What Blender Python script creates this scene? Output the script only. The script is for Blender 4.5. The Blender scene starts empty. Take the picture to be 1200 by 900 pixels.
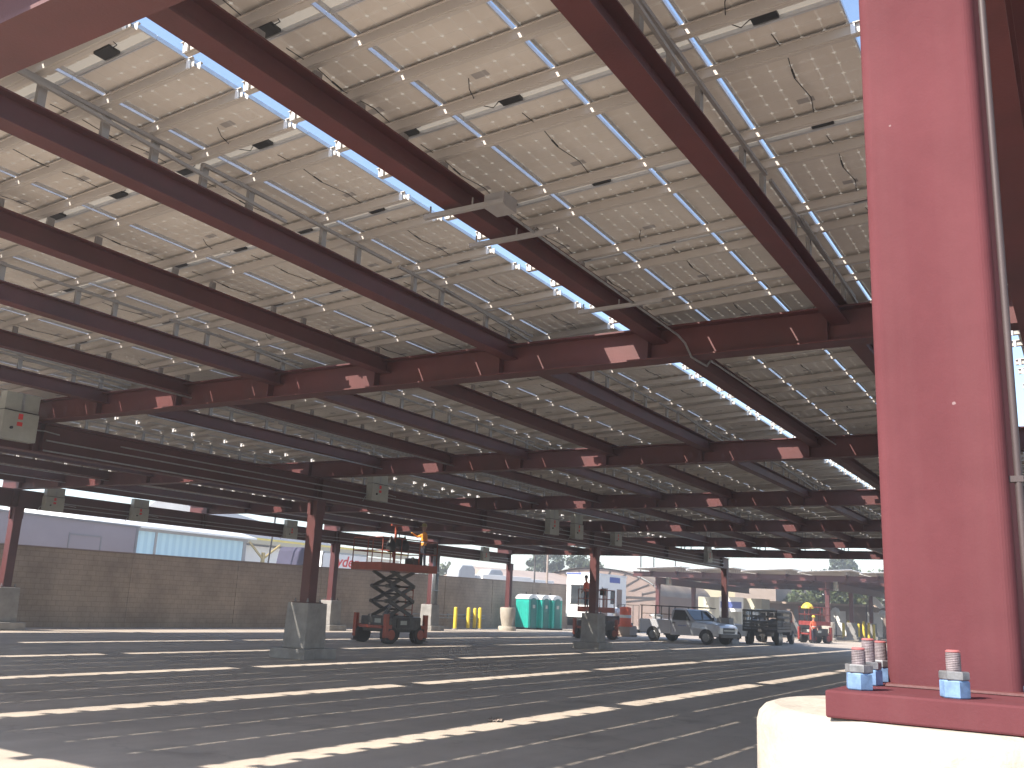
import bpy, bmesh, math, random
from mathutils import Vector, Matrix, noise
random.seed(7)
scene = bpy.context.scene
COL = scene.collection
PI = math.pi
R = math.radians
HAZE = 0.0038

# ------------------------------------------------------------------ materials
def nm(name):
    m = bpy.data.materials.new(name); m.use_nodes = True
    nt = m.node_tree; nt.nodes.clear()
    return m, nt, nt.nodes, nt.links
def mat(name, col, rough=0.6, metal=0.0, var=0.12, scale=3.0, bump=0.0, bscale=40.0, col2=None, spec=0.5, coat=0.0):
    """procedural paint / stone: two scales of noise modulate colour and roughness, optional bump"""
    m, nt, N, L = nm(name)
    out = N.new('ShaderNodeOutputMaterial'); p = N.new('ShaderNodeBsdfPrincipled')
    L.new(p.outputs[0], out.inputs[0])
    tc = N.new('ShaderNodeTexCoord')
    n1 = N.new('ShaderNodeTexNoise'); n1.inputs['Scale'].default_value = scale; n1.inputs['Detail'].default_value = 6; n1.inputs['Roughness'].default_value = 0.65
    L.new(tc.outputs['Object'], n1.inputs['Vector'])
    cr = N.new('ShaderNodeValToRGB')
    c2 = col2 or tuple(c*(1-2.2*var) for c in col)
    cr.color_ramp.elements[0].position = 0.3; cr.color_ramp.elements[1].position = 0.7
    cr.color_ramp.elements[0].color = (*c2, 1); cr.color_ramp.elements[1].color = (*[min(1, c*(1+var*0.6)) for c in col], 1)
    L.new(n1.outputs['Fac'], cr.inputs[0]); L.new(cr.outputs[0], p.inputs['Base Color'])
    p.inputs['Roughness'].default_value = rough; p.inputs['Metallic'].default_value = metal
    p.inputs['Specular IOR Level'].default_value = spec
    p.inputs['Coat Weight'].default_value = coat
    if bump:
        n2 = N.new('ShaderNodeTexNoise'); n2.inputs['Scale'].default_value = bscale; n2.inputs['Detail'].default_value = 4
        L.new(tc.outputs['Object'], n2.inputs['Vector'])
        b = N.new('ShaderNodeBump'); b.inputs['Strength'].default_value = bump; b.inputs['Distance'].default_value = 0.01
        L.new(n2.outputs['Fac'], b.inputs['Height']); L.new(b.outputs[0], p.inputs['Normal'])
    return m
M = {}
M['steel'] = mat('red oxide painted steel', (0.098, 0.021, 0.021), 0.55, var=0.16, scale=1.2, bump=0.12, bscale=60)
def near_steel():
    m = mat('red painted column steel', (0.125, 0.040, 0.046), 0.8, spec=0.06, var=0.10, scale=2.6, bump=0.06, bscale=140)
    nt = m.node_tree; N, L = nt.nodes, nt.links; p = [n for n in N if n.type == 'BSDF_PRINCIPLED'][0]; cr = [n for n in N if n.type == 'VALTORGB'][0]
    tc = [n for n in N if n.type == 'TEX_COORD'][0]
    vo = N.new('ShaderNodeTexVoronoi'); vo.inputs['Scale'].default_value = 9; vo.inputs['Randomness'].default_value = 1
    nz = N.new('ShaderNodeTexNoise'); nz.inputs['Scale'].default_value = 70; nz.inputs['Detail'].default_value = 3
    L.new(tc.outputs['Object'], vo.inputs['Vector']); L.new(tc.outputs['Object'], nz.inputs['Vector'])
    ad = N.new('ShaderNodeMath'); ad.operation = 'MULTIPLY_ADD'; ad.inputs[1].default_value = 0.10; L.new(nz.outputs['Fac'], ad.inputs[0]); L.new(vo.outputs['Distance'], ad.inputs[2])
    lt = N.new('ShaderNodeMath'); lt.operation = 'LESS_THAN'; lt.inputs[1].default_value = 0.090; L.new(ad.outputs[0], lt.inputs[0])
    mx = N.new('ShaderNodeMix'); mx.data_type = 'RGBA'; L.new(lt.outputs[0], mx.inputs['Factor']); L.new(cr.outputs[0], mx.inputs['A']); mx.inputs['B'].default_value = (0.22, 0.15, 0.15, 1)
    mp = N.new('ShaderNodeMapping'); mp.inputs['Scale'].default_value = (14, 14, 0.35); L.new(tc.outputs['Object'], mp.inputs[0])
    n3 = N.new('ShaderNodeTexNoise'); n3.inputs['Scale'].default_value = 1.0; n3.inputs['Detail'].default_value = 5; L.new(mp.outputs[0], n3.inputs['Vector'])
    r3 = N.new('ShaderNodeMapRange'); r3.inputs[1].default_value = 0.5; r3.inputs[2].default_value = 0.78; r3.inputs[4].default_value = 0.14; L.new(n3.outputs['Fac'], r3.inputs[0])
    m2 = N.new('ShaderNodeMix'); m2.data_type = 'RGBA'; L.new(r3.outputs[0], m2.inputs['Factor']); L.new(mx.outputs['Result'], m2.inputs['A']); m2.inputs['B'].default_value = (0.17, 0.085, 0.085, 1)
    L.new(m2.outputs['Result'], p.inputs['Base Color']); return m
M['steel_near'] = near_steel()
M['galv'] = mat('galvanised steel', (0.42, 0.42, 0.42), 0.45, metal=0.75, var=0.15, scale=9)
M['galv_dull'] = mat('dull galvanised channel', (0.33, 0.31, 0.30), 0.6, metal=0.3, var=0.06, scale=4)
M['purlin'] = mat('rolled galvanised purlin', (0.50, 0.46, 0.42), 0.6, metal=0.08, var=0.04, scale=1.2)
M['clamp'] = mat('bright clamp', (0.80, 0.80, 0.80), 0.4, metal=0.2, var=0.03)
M['alu'] = mat('aluminium frame', (0.62, 0.63, 0.66), 0.45, metal=0.5, var=0.08, scale=5)
M['box'] = mat('grey enclosure paint', (0.42, 0.43, 0.38), 0.5, var=0.08, scale=3)
M['black'] = mat('black plastic', (0.015, 0.015, 0.016), 0.5, var=0.1)
M['conduit_dull'] = mat('weathered conduit', (0.07, 0.05, 0.05), 0.6, metal=0.2, var=0.1)
M['rubber'] = mat('tyre rubber', (0.025, 0.024, 0.023), 0.8, var=0.2, scale=12)
M['bluepaint'] = mat('blue marked nut', (0.17, 0.28, 0.46), 0.5, var=0.25, scale=30)
M['nutgrey'] = mat('grey nut', (0.26, 0.26, 0.27), 0.45, metal=0.5, var=0.25, scale=40)
M['rodtip'] = mat('threaded rod with primer', (0.21, 0.17, 0.18), 0.6, var=0.3, scale=50)
M['pink'] = mat('pink primer', (0.34, 0.11, 0.11), 0.6, var=0.1)
M['redpaint'] = mat('red machine paint', (0.26, 0.035, 0.028), 0.55, var=0.15, scale=5)
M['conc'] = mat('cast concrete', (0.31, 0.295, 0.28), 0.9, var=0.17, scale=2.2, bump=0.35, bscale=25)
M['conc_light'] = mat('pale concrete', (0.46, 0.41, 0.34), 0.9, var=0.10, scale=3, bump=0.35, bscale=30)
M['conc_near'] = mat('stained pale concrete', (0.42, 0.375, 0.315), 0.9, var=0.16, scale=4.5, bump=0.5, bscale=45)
M['ochre'] = mat('ochre steel', (0.42, 0.30, 0.08), 0.6, var=0.1)
M['orange'] = mat('orange machine paint', (0.36, 0.065, 0.03), 0.5, var=0.12, scale=5)
M['darkmetal'] = mat('dark machine steel', (0.055, 0.05, 0.05), 0.55, metal=0.3, var=0.2, scale=6)
M['grime'] = mat('greasy steel', (0.10, 0.095, 0.09), 0.6, metal=0.2, var=0.25, scale=8)
M['yellow'] = mat('safety yellow', (0.80, 0.60, 0.06), 0.5, var=0.10, scale=6)
M['teal'] = mat('teal plastic', (0.02, 0.42, 0.34), 0.45, var=0.08, scale=3)
M['teal_shade'] = mat('shaded teal door plastic', (0.012, 0.17, 0.155), 0.45, var=0.08, scale=3)  # cabin teal darkened: shade on the door side is put into the colour
M['white'] = mat('white panel', (0.88, 0.87, 0.84), 0.5, var=0.05, scale=1.0)
M['roofwhite'] = mat('translucent white roof', (0.80, 0.80, 0.78), 0.4, var=0.04)
M['silver'] = mat('silver vehicle paint', (0.58, 0.58, 0.61), 0.3, metal=0.35, var=0.04, scale=2, coat=0.6)
M['carwhite'] = mat('white vehicle paint', (0.62, 0.63, 0.65), 0.25, var=0.04, scale=2, coat=0.6)
M['glass'] = mat('tinted glass', (0.03, 0.035, 0.04), 0.06, var=0.02, spec=0.9)
M['lamp'] = mat('headlamp lens', (0.75, 0.75, 0.72), 0.12, var=0.05)
M['chrome'] = mat('chrome', (0.3, 0.3, 0.3), 0.3, metal=1.0, var=0.05)
M['skin'] = mat('skin', (0.42, 0.24, 0.16), 0.6, var=0.05)
M['navy'] = mat('dark work trousers', (0.03, 0.033, 0.05), 0.9, var=0.2, scale=8)
M['vest'] = mat('orange safety vest', (0.95, 0.36, 0.04), 0.7, var=0.08, scale=6)
M['vestred'] = mat('red orange vest', (0.80, 0.14, 0.06), 0.7, var=0.08, scale=6)
M['reflect'] = mat('reflective tape', (0.75, 0.75, 0.70), 0.35, var=0.05)
M['hat'] = mat('olive hard hat', (0.30, 0.26, 0.06), 0.4, var=0.05)
M['bluecorr'] = None
M['redtext'] = mat('red lettering', (0.75, 0.03, 0.03), 0.5, var=0.05)
M['bark'] = mat('bark', (0.10, 0.07, 0.05), 0.9, var=0.3, scale=4)
M['signblue'] = mat('sign blue', (0.10, 0.14, 0.40), 0.5, var=0.05)
M['oxblood'] = mat('dark red awning fabric', (0.05, 0.045, 0.085), 0.8, var=0.15, scale=3)
M['roofdark'] = mat('grey metal roof', (0.22, 0.22, 0.23), 0.5, var=0.1, scale=0.5)
M['roofpink'] = mat('dusty pink roof', (0.46, 0.36, 0.30), 0.7, var=0.10, scale=0.4)
M['lilac'] = mat('lilac grey cladding', (0.29, 0.25, 0.27), 0.6, var=0.06, scale=0.5)
M['tan'] = mat('tan stucco', (0.34, 0.27, 0.225), 0.85, var=0.06, scale=0.6)
M['cream'] = mat('cream stucco', (0.50, 0.44, 0.30), 0.85, var=0.06, scale=0.6)
M['brownwall'] = mat('brown stucco', (0.27, 0.20, 0.17), 0.9, var=0.10, scale=0.6)
M['rustroof'] = mat('weathered tan roof', (0.50, 0.37, 0.25), 0.75, var=0.22, scale=0.5)
M['darkwin'] = mat('dark window', (0.04, 0.045, 0.05), 0.15, var=0.1)
M['bluegrey'] = mat('blue grey tank', (0.20, 0.25, 0.31), 0.5, var=0.06)

def stripes_mat(name, col, col2, axis, freq, rough=0.6, sharp=0.5, bump=0.5, wave=False):
    m, nt, N, L = nm(name)
    out = N.new('ShaderNodeOutputMaterial'); p = N.new('ShaderNodeBsdfPrincipled'); L.new(p.outputs[0], out.inputs[0])
    tc = N.new('ShaderNodeTexCoord'); sp = N.new('ShaderNodeSeparateXYZ'); L.new(tc.outputs['Object'], sp.inputs[0])
    mu = N.new('ShaderNodeMath'); mu.operation = 'MULTIPLY'; mu.inputs[1].default_value = freq; L.new(sp.outputs[axis], mu.inputs[0])
    sn = N.new('ShaderNodeMath'); sn.operation = 'SINE'; L.new(mu.outputs[0], sn.inputs[0])
    mr = N.new('ShaderNodeMapRange'); mr.inputs[1].default_value = -sharp; mr.inputs[2].default_value = sharp; L.new(sn.outputs[0], mr.inputs[0])
    mx = N.new('ShaderNodeMix'); mx.data_type = 'RGBA'; mx.inputs['A'].default_value = (*col, 1); mx.inputs['B'].default_value = (*col2, 1)
    L.new(mr.outputs[0], mx.inputs['Factor']); L.new(mx.outputs['Result'], p.inputs['Base Color'])
    p.inputs['Roughness'].default_value = rough
    b = N.new('ShaderNodeBump'); b.inputs['Strength'].default_value = bump; b.inputs['Distance'].default_value = 0.04
    L.new(mr.outputs[0], b.inputs['Height']); L.new(b.outputs[0], p.inputs['Normal'])
    return m
M['bluecorr'] = stripes_mat('pale blue corrugated sheet', (0.42, 0.64, 0.72), (0.33, 0.54, 0.64), 0, 9.0)
M['container'] = stripes_mat('cream corrugated container', (0.66, 0.62, 0.48), (0.48, 0.44, 0.34), 1, 5.5)
M['quonset'] = stripes_mat('ribbed tan quonset roof', (0.30, 0.215, 0.14), (0.23, 0.155, 0.10), 0, 1.6)

def wall_material():
    m, nt, N, L = nm('split face block wall')
    out = N.new('ShaderNodeOutputMaterial'); p = N.new('ShaderNodeBsdfPrincipled'); L.new(p.outputs[0], out.inputs[0])
    tc = N.new('ShaderNodeTexCoord'); mp = N.new('ShaderNodeMapping'); mp.inputs['Rotation'].default_value = (R(90), 0, 0)
    L.new(tc.outputs['Object'], mp.inputs[0])
    br = N.new('ShaderNodeTexBrick'); br.inputs['Scale'].default_value = 1.0
    br.inputs['Brick Width'].default_value = 0.4; br.inputs['Row Height'].default_value = 0.2; br.inputs['Mortar Size'].default_value = 0.008
    br.inputs['Color1'].default_value = (0.47, 0.375, 0.29, 1); br.inputs['Color2'].default_value = (0.44, 0.35, 0.27, 1); br.inputs['Mortar'].default_value = (0.29, 0.225, 0.17, 1)
    L.new(mp.outputs[0], br.inputs['Vector'])
    n = N.new('ShaderNodeTexNoise'); n.inputs['Scale'].default_value = 0.55; n.inputs['Detail'].default_value = 10; n.inputs['Roughness'].default_value = 0.72
    L.new(tc.outputs['Object'], n.inputs['Vector'])
    mx = N.new('ShaderNodeMix'); mx.data_type = 'RGBA'; mx.blend_type = 'MULTIPLY'; mx.inputs['Factor'].default_value = 0.85
    cr = N.new('ShaderNodeValToRGB'); cr.color_ramp.elements[0].position = 0.35; cr.color_ramp.elements[0].color = (0.5, 0.48, 0.48, 1); cr.color_ramp.elements[1].position = 0.65
    L.new(n.outputs['Fac'], cr.inputs[0]); L.new(br.outputs[0], mx.inputs['A']); L.new(cr.outputs[0], mx.inputs['B'])
    L.new(mx.outputs['Result'], p.inputs['Base Color']); p.inputs['Roughness'].default_value = 0.9
    b = N.new('ShaderNodeBump'); b.inputs['Strength'].default_value = 0.4; b.inputs['Distance'].default_value = 0.01
    L.new(br.outputs['Fac'], b.inputs['Height']); b.invert = True; L.new(b.outputs[0], p.inputs['Normal'])
    return m
M['wall'] = wall_material()

def asphalt_material():
    m, nt, N, L = nm('worn asphalt')
    out = N.new('ShaderNodeOutputMaterial'); p = N.new('ShaderNodeBsdfPrincipled'); L.new(p.outputs[0], out.inputs[0])
    tc = N.new('ShaderNodeTexCoord')
    def noi(s, d, r=0.6):
        n = N.new('ShaderNodeTexNoise'); n.inputs['Scale'].default_value = s; n.inputs['Detail'].default_value = d; n.inputs['Roughness'].default_value = r
        L.new(tc.outputs['Object'], n.inputs['Vector']); return n
    big, mid, fine = noi(0.12, 5), noi(1.3, 6), noi(60, 3)
    cr = N.new('ShaderNodeValToRGB'); cr.color_ramp.elements[0].position = 0.35; cr.color_ramp.elements[1].position = 0.68
    cr.color_ramp.elements[0].color = (0.37, 0.31, 0.258, 1); cr.color_ramp.elements[1].color = (0.50, 0.43, 0.36, 1)
    mixf = N.new('ShaderNodeMix'); mixf.data_type = 'FLOAT'; mixf.inputs[0].default_value = 0.45
    L.new(big.outputs['Fac'], mixf.inputs[2]); L.new(mid.outputs['Fac'], mixf.inputs[3]); L.new(mixf.outputs[0], cr.inputs[0])
    # cracks
    vo = N.new('ShaderNodeTexVoronoi'); vo.feature = 'DISTANCE_TO_EDGE'; vo.inputs['Scale'].default_value = 0.22
    add = N.new('ShaderNodeVectorMath'); add.operation = 'ADD'; sc = N.new('ShaderNodeVectorMath'); sc.operation = 'SCALE'; sc.inputs['Scale'].default_value = 1.6
    L.new(mid.outputs['Color'], sc.inputs[0]); L.new(tc.outputs['Object'], add.inputs[0]); L.new(sc.outputs[0], add.inputs[1]); L.new(add.outputs[0], vo.inputs['Vector'])
    lt = N.new('ShaderNodeMapRange'); lt.inputs[1].default_value = 0.0; lt.inputs[2].default_value = 0.008; lt.inputs[3].default_value = 0.84; lt.inputs[4].default_value = 1.0
    L.new(vo.outputs['Distance'], lt.inputs[0])
    fr = N.new('ShaderNodeMapRange'); fr.inputs[1].default_value = 0.3; fr.inputs[2].default_value = 0.7; fr.inputs[3].default_value = 0.90; fr.inputs[4].default_value = 1.08
    L.new(fine.outputs['Fac'], fr.inputs[0])
    st = N.new('ShaderNodeTexVoronoi'); st.inputs['Scale'].default_value = 0.5; L.new(add.outputs[0], st.inputs['Vector'])
    sr = N.new('ShaderNodeMapRange'); sr.inputs[1].default_value = 0.05; sr.inputs[2].default_value = 0.30; sr.inputs[3].default_value = 0.72; sr.inputs[4].default_value = 1.0; L.new(st.outputs['Distance'], sr.inputs[0])
    # tyre-worn lanes running along the rows
    mpl = N.new('ShaderNodeMapping'); mpl.inputs['Scale'].default_value = (0.03, 1.1, 1); L.new(tc.outputs['Object'], mpl.inputs[0])
    ln = N.new('ShaderNodeTexNoise'); ln.inputs['Scale'].default_value = 1.0; ln.inputs['Detail'].default_value = 4; L.new(mpl.outputs[0], ln.inputs['Vector'])
    lr = N.new('ShaderNodeMapRange'); lr.inputs[1].default_value = 0.35; lr.inputs[2].default_value = 0.65; lr.inputs[3].default_value = 0.86; lr.inputs[4].default_value = 1.08; L.new(ln.outputs['Fac'], lr.inputs[0])
    m0 = N.new('ShaderNodeMath'); m0.operation = 'MULTIPLY'; L.new(sr.outputs[0], m0.inputs[0]); L.new(lr.outputs[0], m0.inputs[1])
    m1 = N.new('ShaderNodeMath'); m1.operation = 'MULTIPLY'; L.new(m0.outputs[0], m1.inputs[0]); L.new(fr.outputs[0], m1.inputs[1])
    mm = N.new('ShaderNodeMath'); mm.operation = 'MULTIPLY'; L.new(lt.outputs[0], mm.inputs[0]); L.new(m1.outputs[0], mm.inputs[1])
    mu = N.new('ShaderNodeVectorMath'); mu.operation = 'SCALE'; L.new(cr.outputs[0], mu.inputs[0]); L.new(mm.outputs[0], mu.inputs['Scale'])
    L.new(mu.outputs[0], p.inputs['Base Color']); p.inputs['Roughness'].default_value = 0.85
    b = N.new('ShaderNodeBump'); b.inputs['Strength'].default_value = 0.4; b.inputs['Distance'].default_value = 0.006
    L.new(fine.outputs['Fac'], b.inputs['Height']); L.new(b.outputs[0], p.inputs['Normal'])
    return m
M['asphalt'] = asphalt_material()

def panel_material():
    """laminate: opaque cells behind a white backsheet; gaps between cells and the margins let daylight through"""
    m, nt, N, L = nm('solar laminate')
    out = N.new('ShaderNodeOutputMaterial')
    uv = N.new('ShaderNodeUVMap'); uv.uv_map = 'UVMap'
    sp = N.new('ShaderNodeSeparateXYZ'); L.new(uv.outputs[0], sp.inputs[0])
    def math_(op, a, b=None, c=None):
        n = N.new('ShaderNodeMath'); n.operation = op
        for i, v in enumerate((a, b, c)):
            if v is None: continue
            if isinstance(v, (int, float)): n.inputs[i].default_value = v
            else: L.new(v, n.inputs[i])
        return n.outputs[0]
    u, v = sp.outputs[0], sp.outputs[1]
    du = math_('ABSOLUTE', math_('SUBTRACT', math_('FRACT', math_('ADD', u, 0.5)), 0.5))
    dv = math_('ABSOLUTE', math_('SUBTRACT', math_('FRACT', math_('ADD', v, 0.5)), 0.5))
    dot = math_('LESS_THAN', math_('ADD', du, dv), 0.115)
    lineu = math_('LESS_THAN', du, 0.022); linev = math_('LESS_THAN', dv, 0.018)
    inner = math_('MULTIPLY', math_('MULTIPLY', math_('GREATER_THAN', u, 0.0), math_('LESS_THAN', u, 6.0)), math_('MULTIPLY', math_('GREATER_THAN', v, 0.0), math_('LESS_THAN', v, 10.0)))
    outer = math_('SUBTRACT', 1.0, inner)
    lines = math_('MULTIPLY', math_('MAXIMUM', lineu, linev), 0.45)
    tr = math_('MAXIMUM', math_('MAXIMUM', dot, lines), outer)
    # label sticker on the backsheet
    lab = math_('MULTIPLY', math_('MULTIPLY', math_('GREATER_THAN', u, 2.75), math_('LESS_THAN', u, 3.6)), math_('MULTIPLY', math_('GREATER_THAN', v, 7.35), math_('LESS_THAN', v, 7.85)))
    tc = N.new('ShaderNodeTexCoord')
    n1 = N.new('ShaderNodeTexNoise'); n1.inputs['Scale'].default_value = 1.5; n1.inputs['Detail'].default_value = 5; L.new(tc.outputs['Object'], n1.inputs['Vector'])
    cr = N.new('ShaderNodeValToRGB'); cr.color_ramp.elements[0].position = 0.3; cr.color_ramp.elements[1].position = 0.75
    cr.color_ramp.elements[0].color = (0.55, 0.505, 0.455, 1); cr.color_ramp.elements[1].color = (0.66, 0.615, 0.56, 1); L.new(n1.outputs['Fac'], cr.inputs[0])
    mixl = N.new('ShaderNodeMix'); mixl.data_type = 'RGBA'; L.new(lab, mixl.inputs['Factor']); L.new(cr.outputs[0], mixl.inputs['A']); mixl.inputs['B'].default_value = (0.33, 0.31, 0.30, 1)
    back = N.new('ShaderNodeBsdfDiffuse'); L.new(mixl.outputs['Result'], back.inputs[0])
    front = N.new('ShaderNodeBsdfPrincipled'); front.inputs['Base Color'].default_value = (0.012, 0.014, 0.03, 1); front.inputs['Roughness'].default_value = 0.12
    geo = N.new('ShaderNodeNewGeometry')
    ms = N.new('ShaderNodeMixShader'); L.new(geo.outputs['Backfacing'], ms.inputs[0]); L.new(front.outputs[0], ms.inputs[1]); L.new(back.outputs[0], ms.inputs[2])
    tl = N.new('ShaderNodeBsdfTranslucent'); tl.inputs[0].default_value = (0.20, 0.178, 0.145, 1)
    df = N.new('ShaderNodeBsdfDiffuse'); df.inputs[0].default_value = (0.62, 0.58, 0.52, 1)
    ad = N.new('ShaderNodeMixShader'); ad.inputs[0].default_value = 0.5
    L.new(tl.outputs[0], ad.inputs[1]); L.new(df.outputs[0], ad.inputs[2])
    mf = N.new('ShaderNodeMixShader'); L.new(tr, mf.inputs[0]); L.new(ms.outputs[0], mf.inputs[1]); L.new(ad.outputs[0], mf.inputs[2])
    L.new(mf.outputs[0], out.inputs[0])
    return m
M['panel'] = panel_material()

def leaf_mat(name, a, b):
    m, nt, N, L = nm(name)
    out = N.new('ShaderNodeOutputMaterial'); p = N.new('ShaderNodeBsdfPrincipled'); L.new(p.outputs[0], out.inputs[0])
    oi = N.new('ShaderNodeNewGeometry')
    cr = N.new('ShaderNodeValToRGB'); cr.color_ramp.elements[0].color = (*a, 1); cr.color_ramp.elements[1].color = (*b, 1)
    L.new(oi.outputs['Random Per Island'], cr.inputs[0]); L.new(cr.outputs[0], p.inputs['Base Color'])
    p.inputs['Roughness'].default_value = 0.7
    return m
M['leafg'] = leaf_mat('green leaves', (0.035, 0.055, 0.022), (0.11, 0.13, 0.05))
M['leafd'] = leaf_mat('dark leaves', (0.025, 0.04, 0.02), (0.075, 0.095, 0.045))
M['leafr'] = leaf_mat('reddish leaves', (0.09, 0.035, 0.03), (0.17, 0.09, 0.06))

# ------------------------------------------------------------------ mesh builder
class MB:
    def __init__(s): s.v = []; s.f = []; s.mi = []; s.sm = []; s.uv = None
    def add(s, vs, fs, mi=0, smooth=False):
        o = len(s.v); s.v += [Vector(v) for v in vs]
        for f in fs: s.f.append(tuple(i+o for i in f)); s.mi.append(mi); s.sm.append(smooth)
    def box(s, x0, x1, y0, y1, z0, z1, mi=0, M4=None, taper=None):
        vs = [(x, y, z) for z in (z0, z1) for y in (y0, y1) for x in (x0, x1)]
        if taper:
            cx, cy = (x0+x1)/2, (y0+y1)/2
            vs = [((cx+(x-cx)*taper) if z == z1 else x, (cy+(y-cy)*taper) if z == z1 else y, z) for x, y, z in vs]
        if M4 is not None: vs = [M4 @ Vector(v) for v in vs]
        s.add(vs, [(0, 2, 3, 1), (4, 5, 7, 6), (0, 1, 5, 4), (2, 6, 7, 3), (0, 4, 6, 2), (1, 3, 7, 5)], mi)
    def tube(s, pts, r, n=8, mi=0, smooth=True, caps=True):
        pts = [Vector(p) for p in pts]; rs = r if isinstance(r, (list, tuple)) else [r]*len(pts)
        rings = []; up = None
        for i, p in enumerate(pts):
            d = (pts[min(i+1, len(pts)-1)] - pts[max(i-1, 0)]).normalized()
            a = Vector((0, 0, 1)) if abs(d.z) < 0.95 else Vector((1, 0, 0))
            if up is not None: a = up
            e1 = (a - d*a.dot(d)).normalized(); e2 = d.cross(e1); up = e1
            rings.append([p + (e1*math.cos(2*PI*k/n) + e2*math.sin(2*PI*k/n))*rs[i] for k in range(n)])
        o = len(s.v); s.v += [q for r_ in rings for q in r_]
        for i in range(len(pts)-1):
            for k in range(n):
                k2 = (k+1) % n
                s.f.append((o+i*n+k, o+i*n+k2, o+(i+1)*n+k2, o+(i+1)*n+k)); s.mi.append(mi); s.sm.append(smooth)
        if caps:
            s.f.append(tuple(o+k for k in reversed(range(n)))); s.mi.append(mi); s.sm.append(False)
            s.f.append(tuple(o+(len(pts)-1)*n+k for k in range(n))); s.mi.append(mi); s.sm.append(False)
    def bar(s, a, b, w, h, mi=0):
        """rectangular bar from a to b, w across (horizontal), h tall"""
        a, b = Vector(a), Vector(b); d = (b-a).normalized()
        z = Vector((0, 0, 1)) if abs(d.z) < 0.98 else Vector((1, 0, 0))
        e1 = d.cross(z).normalized(); e2 = e1.cross(d)
        vs = [p + e1*i*w/2 + e2*j*h/2 for p in (a, b) for i, j in ((-1, -1), (1, -1), (1, 1), (-1, 1))]
        s.add(vs, [(0, 3, 2, 1), (4, 5, 6, 7), (0, 1, 5, 4), (1, 2, 6, 5), (2, 3, 7, 6), (3, 0, 4, 7)], mi)
    def lathe(s, prof, n=24, mi=0, c=(0, 0, 0), smooth=True, sx=1, sy=1):
        o = len(s.v); c = Vector(c)
        for r, z in prof:
            s.v += [c + Vector((r*sx*math.cos(2*PI*k/n), r*sy*math.sin(2*PI*k/n), z)) for k in range(n)]
        for i in range(len(prof)-1):
            for k in range(n):
                k2 = (k+1) % n
                s.f.append((o+i*n+k, o+i*n+k2, o+(i+1)*n+k2, o+(i+1)*n+k)); s.mi.append(mi); s.sm.append(smooth)
        s.f.append(tuple(o+k for k in reversed(range(n)))); s.mi.append(mi); s.sm.append(False)
        s.f.append(tuple(o+(len(prof)-1)*n+k for k in range(n))); s.mi.append(mi); s.sm.append(False)
    def prism(s, poly, a, b, axis='y', mi=0, smooth=False):
        """extrude polygon (p,q) along axis from a to b. axis y: (x,z); axis x: (y,z); axis z: (x,y)"""
        def P(p, q, t): return {'y': (p, t, q), 'x': (t, p, q), 'z': (p, q, t)}[axis]
        n = len(poly); vs = [P(p, q, a) for p, q in poly] + [P(p, q, b) for p, q in poly]
        fs = [tuple(range(n)), tuple(reversed(range(n, 2*n)))] + [(i, i+n, (i+1) % n+n, (i+1) % n) for i in range(n)]
        s.add(vs, fs, mi, smooth)
    def ibeam(s, a, b, c, z0, z1, w, tf, tw, axis):
        """I section along axis ('x' or 'y') from a to b centred on c in the other axis"""
        h = w/2; t = tw/2
        poly = [(c-h, z0), (c+h, z0), (c+h, z0+tf), (c+t, z0+tf), (c+t, z1-tf), (c+h, z1-tf), (c+h, z1), (c-h, z1), (c-h, z1-tf), (c-t, z1-tf), (c-t, z0+tf), (c-h, z0+tf)]
        o = len(s.v); n = 12
        for t_ in (a, b):
            s.v += [Vector((t_, p, q)) if axis == 'x' else Vector((p, t_, q)) for p, q in poly]
        for i in range(n): s.f.append((o+i, o+n+i, o+n+(i+1) % n, o+(i+1) % n)); s.mi.append(0); s.sm.append(False)
        for base in (o, o+n):
            for q in ((0, 1, 2, 11), (3, 4, 9, 10), (5, 6, 7, 8)):
                s.f.append(tuple(base+k for k in q)); s.mi.append(0); s.sm.append(False)
    def mesh(s, name, mats, fix=True):
        me = bpy.data.meshes.new(name); me.from_pydata([tuple(v) for v in s.v], [], s.f)
        for m in (mats if isinstance(mats, (list, tuple)) else [mats]): me.materials.append(m)
        me.polygons.foreach_set('material_index', s.mi); me.polygons.foreach_set('use_smooth', s.sm)
        if fix:
            bm = bmesh.new(); bm.from_mesh(me); bmesh.ops.recalc_face_normals(bm, faces=bm.faces)
            for e_ in bm.edges:
                if len(e_.link_faces) == 2 and e_.calc_face_angle(0) > R(40): e_.smooth = False
            bm.to_mesh(me); bm.free()
        me.update(); return me
    def build(s, name, mats, parent=None, fix=True):
        o = bpy.data.objects.new(name, s.mesh(name, mats, fix)); COL.objects.link(o)
        if parent is not None: o.parent = parent
        return o
def tag(o, label=None, cat=None, group=None, kind=None):
    if label: o['label'] = label
    if cat: o['category'] = cat
    if group: o['group'] = group
    if kind: o['kind'] = kind
    return o
def empty(name, loc=(0, 0, 0), rz=0):
    o = bpy.data.objects.new(name, None); o.location = loc; o.rotation_euler = (0, 0, rz); o.empty_display_size = 0.2; COL.objects.link(o); return o
def child(name, me, parent, mw=None):
    o = bpy.data.objects.new(name, me); COL.objects.link(o); o.parent = parent
    if mw is not None: o.matrix_local = mw
    return o
def bevel(o, w=0.02, seg=2):
    m = o.modifiers.new('b', 'BEVEL'); m.width = w; m.segments = seg; m.limit_method = 'ANGLE'; m.angle_limit = R(40); return o
def copy_tree(o, parent=None):
    c = o.copy(); COL.objects.link(c); c.parent = parent
    for ch in [x for x in bpy.data.objects if x.parent == o]: copy_tree(ch, c)
    return c

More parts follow.
